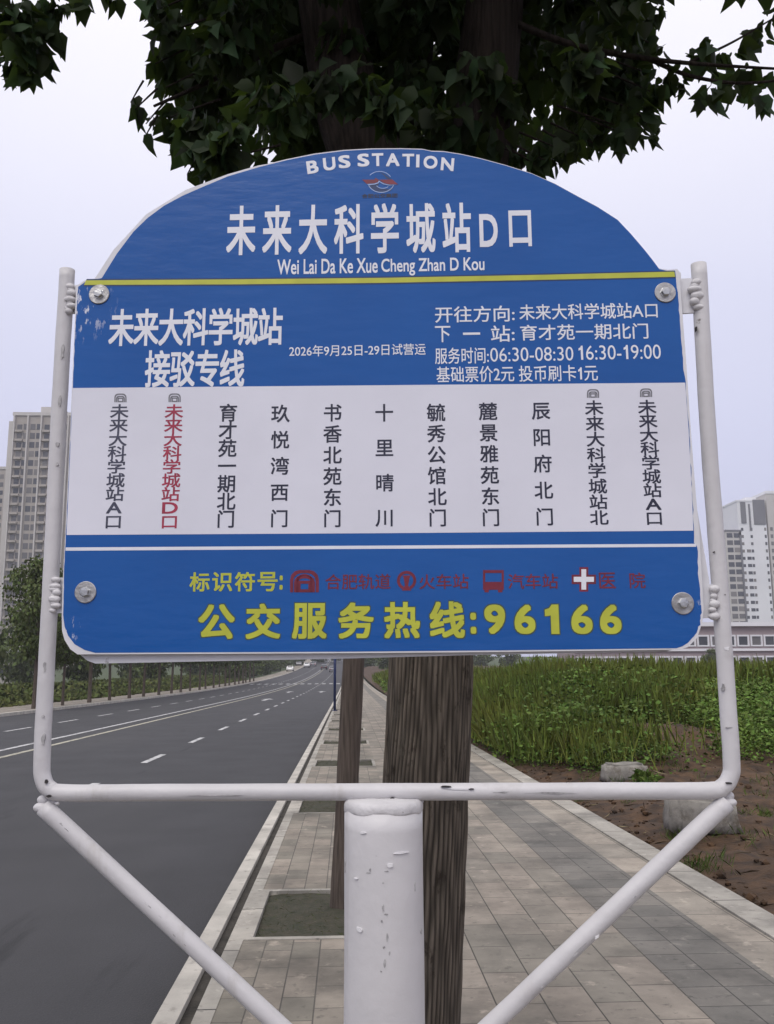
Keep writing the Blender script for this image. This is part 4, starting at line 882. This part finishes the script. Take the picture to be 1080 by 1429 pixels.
for it in [('合肥轨道', (454, 801, 545, 822.4), B(bold=.008)), ('火车站', (585, 801, 654, 822), B(bold=.008)), ('汽车站', (708.7, 800.6, 778.7, 821.8), B(bold=.008))]: write('legend_name_lettering', [it], 'maroon', film)
write('legend_name_lettering', [('医', (836, 799, 859, 821), B(bold=.008)), ('院', (878.5, 799, 900.5, 821), B(bold=.008))], 'maroon', film)
hot = [('公', 276.5, 327.5), ('交', 342.8, 391.5), ('服', 407.5, 456), ('务', 472, 521.6), ('热', 536, 586), ('线', 599.5, 648.5)]
def hotline(b, g, off):
    it = [(c, (x0 - g, 843.2 - .8 * i - g, x1 + g, 892 - .3 * i + g), B(bold=b, off=off)) for i, (c, x0, x1) in enumerate(hot)]
    it += [(c, (x0 - g, 843.6 - g, x1 + g, 884.8 + g), B(bold=b, off=off)) for c, x0, x1 in (('9', 676, 705), ('6', 717.8, 747), ('1', 760.6, 780), ('6', 797, 826.7), ('6', 837, 867))]
    return it + [(':', (656.5 - g, 855 - g, 664.5 + g, 884.5 + g), B(bold=b, off=off))]
write('hotline_outline', hotline(.045, 1.5, .00042), 'outline', film); write('hotline_lettering', hotline(.028, 0, .0007), 'yellow', film)
# the emblem under the heading: two interlaced wings in a ring
em0 = lambda x, y: (480 + x / 6.75, 200 + y / 6.75)
def epoly(pts): return [[em0(*p) for p in pts]]
mark('emblem_ring', [[em0(*p) for p in q] for q in (ring(335, 365, 122, 104, 7, math.radians(-140), math.radians(-30), 16) + ring(350, 360, 128, 106, 7, math.radians(20), math.radians(160), 18) + ring(365, 375, 70, 52, 6, math.radians(40), math.radians(150), 12))], 'light_line', film, .0006)
mark('emblem_blue', epoly([(330, 268), (380, 290), (430, 325), (450, 338), (405, 336), (375, 300)]) + epoly([(225, 400), (330, 378), (320, 405), (350, 430), (420, 430), (470, 405), (440, 448), (360, 462), (280, 445)]), 'dark_blue', film, .00045)
mark('emblem_red', epoly([(170, 342), (285, 342), (297, 324), (330, 345), (318, 366), (285, 376), (215, 382)]) + epoly([(330, 342), (455, 340), (508, 386), (425, 386), (375, 374), (345, 355)]), 'maroon', film, .0007)
mark('emblem_white', epoly([(215, 384), (285, 379), (318, 368), (330, 350), (345, 362), (375, 378), (425, 390), (500, 390), (425, 397), (370, 386), (334, 364), (322, 378), (290, 388), (235, 394)]), 'light_line', film, .0008)
write('emblem_lettering', [('合肥公交集团', (505, 270.2, 554.5, 276), B(bold=.02))], 'navy', film)

# bolts with washers
for x, y, dx in ((138.5, 411, 0), (928, 408.5, 0), (119.5, 826.5, 0), (952.5, 842, 0)):
    c = onsign(x, y, .0004)
    rot = SN.to_track_quat('Z', 'Y').to_matrix()
    def disc(prof, seg, ph=0):
        bm = bmesh.new(); rs = [[bm.verts.new(c + rot @ Vector((math.cos(2 * PI * k / seg + ph) * r, math.sin(2 * PI * k / seg + ph) * r, z))) for k in range(seg)] for r, z in prof]
        for i in range(len(rs) - 1):
            for k in range(seg): bm.faces.new((rs[i][k], rs[i][(k + 1) % seg], rs[i + 1][(k + 1) % seg], rs[i + 1][k]))
        bm.faces.new(rs[-1]); bm.faces.new(rs[0][::-1]); return bm
    px = 1.2 / F
    wa = obj('washer', disc([(15.2 * px, 0), (15.4 * px, .0012), (14.6 * px, .0018), (8 * px, .0018)], 40), M['steel'], sign, BASE)
    obj('bolt', disc([(8.2 * px, .0018), (8.2 * px, .0024), (6.9 * px, .0026), (6.9 * px, .0062), (6.0 * px, .0070), (2.5 * px, .0072)], 6, random.uniform(0, 1)), M['bolt'], wa, BASE)
# bare-metal chips in the enamel
def chip(x, y, rx, ry, off, parent):
    bm = bmesh.new(); c = onsign(x, y, off); n = 11
    ring_ = [(math.cos(2 * PI * k / n) * rx * random.uniform(.6, 1.2), math.sin(2 * PI * k / n) * ry * random.uniform(.6, 1.2)) for k in range(n)]
    A = [bm.verts.new(onsign(x + a, y + b, off)) for a, b in ring_]; Bk = [bm.verts.new(v.co - SN * .004) for v in A]
    bm.faces.new(A); bm.faces.new(Bk[::-1])
    for k in range(n): bm.faces.new((A[k], Bk[k], Bk[(k + 1) % n], A[(k + 1) % n]))
    obj('paint_chip', bm, M['rust'], parent, BASE)
for x, y, rx, ry in ((64, 1091, 2.2, 3.4), (67.5, 1111, 4, 2), (1017, 1093, 5, 1.6), (622, 1097.5, 7, .9), (658, 1101, 4, .7), (548, 1114, 3.2, 1.5)): chip(x, y, rx, ry, .0002, frame)

M['scuff'] = mat('grey_undercoat', (0.38, 0.37, 0.37), 0.7, 0.2, 90); M['drip'] = mat('white_paint_drip', (0.74, 0.73, 0.74), 0.35, 0.02, 20)
def post_mark(x, y, rx, ry, m='scuff', lift=.0004):
    s_ = max(-.95, min(.95, (x - 535) / 55)); th = math.asin(s_); c = onsign(x, y, -.012 + PR * math.cos(th)); n = 10; V = [];  bm = bmesh.new()
    for k in range(n):
        r = random.uniform(.55, 1.25); a = 2 * PI * k / n; dth = math.cos(a) * r * rx / 55 / max(.3, math.cos(th)); z = c.z + math.sin(a) * r * ry * 1.2 / F
        e_ = SU * math.sin(th + dth) + SN * math.cos(th + dth); V.append((e_, z))
    A = [bm.verts.new(BASE + e_ * (PR * 1.004 + lift) + Vector((0, 0, z))) for e_, z in V]; Bk = [bm.verts.new(BASE + e_ * (PR * .97) + Vector((0, 0, z))) for e_, z in V]
    bm.faces.new(A); bm.faces.new(Bk[::-1])
    for k in range(n): bm.faces.new((A[k], Bk[k], Bk[(k + 1) % n], A[(k + 1) % n]))
    obj('paint_drip' if m == 'drip' else 'paint_chip', bm, M[m], post, BASE)
for x, y, rx, ry in ((527, 1194.5, 1.4, .8), (482, 1208, .9, 8), (516, 1218, 3.2, 1.2), (519, 1214, 1.5, 2.5), (541, 1216, 3, 1), (536, 1232, 1.4, 1), (536, 1268, 1.6, 5), (540, 1276, 2.4, 1.4), (534, 1286, 1.4, 2), (541, 1308, 1.6, 5),
                     (537, 1322, 2.2, 1.6), (544, 1330, 1.2, 3), (538, 1345, 2, 5), (533, 1356, 1.4, 1.4), (578, 1238, 1, 6), (586, 1300, 1, 3)): post_mark(x, y, rx, ry)
for x, y, rx, ry in ((504.5, 1297, 4, 4), (510, 1162, 4, 1.2), (560, 1190, 10, .9), (545, 1207, 4, 2.6), (500, 1226, 3, 1)): post_mark(x, y, rx, ry, 'drip', .0016)
def tube_mark(x, y, rx, ry, ang, m, parent, off=-.012 + TR * 1.03):
    bm = bmesh.new(); n = 10; ca, sa = math.cos(ang), math.sin(ang); pts = []
    for k in range(n):
        r = random.uniform(.5, 1.3); a = 2 * PI * k / n; u, v = math.cos(a) * r * rx, math.sin(a) * r * ry; pts.append((x + u * ca - v * sa, y + u * sa + v * ca))
    A = [bm.verts.new(onsign(px_, py_, off)) for px_, py_ in pts]; Bk = [bm.verts.new(v.co - SN * .006) for v in A]; bm.faces.new(A); bm.faces.new(Bk[::-1])
    for k in range(n): bm.faces.new((A[k], Bk[k], Bk[(k + 1) % n], A[(k + 1) % n]))
    obj('paint_chip', bm, M[m], parent, BASE)
braces = [o for o in S.objects if o.name.startswith('brace')]
for x, y, rx, ry, m in ((85, 1151, 3, 2, 'scuff'), (92, 1158, 7, .8, 'rust'), (103, 1172, 4, 1.4, 'drip'), (160, 1225, 4, 2, 'drip'), (207, 1265, 9, 1.6, 'scuff'), (213, 1272, 10, .8, 'rust'), (204, 1262, 5, 2.4, 'drip'), (222, 1280, 6, 2, 'scuff'), (243, 1305, 3.5, 1.6, 'scuff'), (258, 1318, 3, 1.2, 'scuff'), (308, 1362, 4, 1, 'scuff')):
    tube_mark(x, y, rx, ry, .75, m, braces[0])
for x, y, rx, ry, m in ((905, 1230, 5, 2, 'drip'), (909, 1226, 4, .8, 'scuff'), (886, 1252, 3, 1.2, 'scuff'), (833, 1308, 4, 2, 'drip'), (806, 1328, 17, 1.8, 'scuff'), (756, 1377, 2.8, 2, 'scuff'), (950, 1187, 3, 1, 'scuff')):
    tube_mark(x, y, rx, ry, -.77, m, braces[1])
for x, y, rx, ry, a, m in ((640, 1101, 16, 1.3, .02, 'drip'), (700, 1106, 12, 1.6, 0, 'scuff'), (770, 1107, 30, 1.5, 0, 'scuff'), (300, 1110, 40, .8, 0, 'scuff'), (87, 492, 2.5, 10, .05, 'scuff'), (83, 560, 2, 7, .05, 'scuff'), (80, 620, 2.2, 3, 0, 'scuff'), (79, 648, 2, 3.4, .3, 'scuff'), (62, 930, 2.5, 7, 0, 'scuff'), (60, 1030, 3, 9, .05, 'scuff'), (60, 1000, 2, 3, 0, 'scuff'),
                          (972, 458, 1.2, 4, 0, 'rust'), (997, 770, 1, 1, 0, 'rust'), (1014, 905, 4, 3.4, 0, 'drip'), (1012, 830, .8, 1, 0, 'rust'), (1010, 960, 2, 5, 0, 'scuff'), (1018, 1015, 5, .8, 0, 'scuff')):
    tube_mark(x, y, rx, ry, a, m, frame)

# ------------------------------------------------------------------ thin haze over the whole street
hz = bpy.data.materials.new('haze'); hz.use_nodes = True; hn = hz.node_tree; hn.nodes.clear()
ho = hn.nodes.new('ShaderNodeOutputMaterial'); hv = hn.nodes.new('ShaderNodeVolumePrincipled')
hv.inputs['Color'].default_value = (.9, .91, 1.0, 1); hv.inputs['Density'].default_value = 0.00045; hn.links.new(hv.outputs[0], ho.inputs['Volume'])
struct(box('haze', -720, 720, -320, 1020, -6, 150, hz), 'stuff')
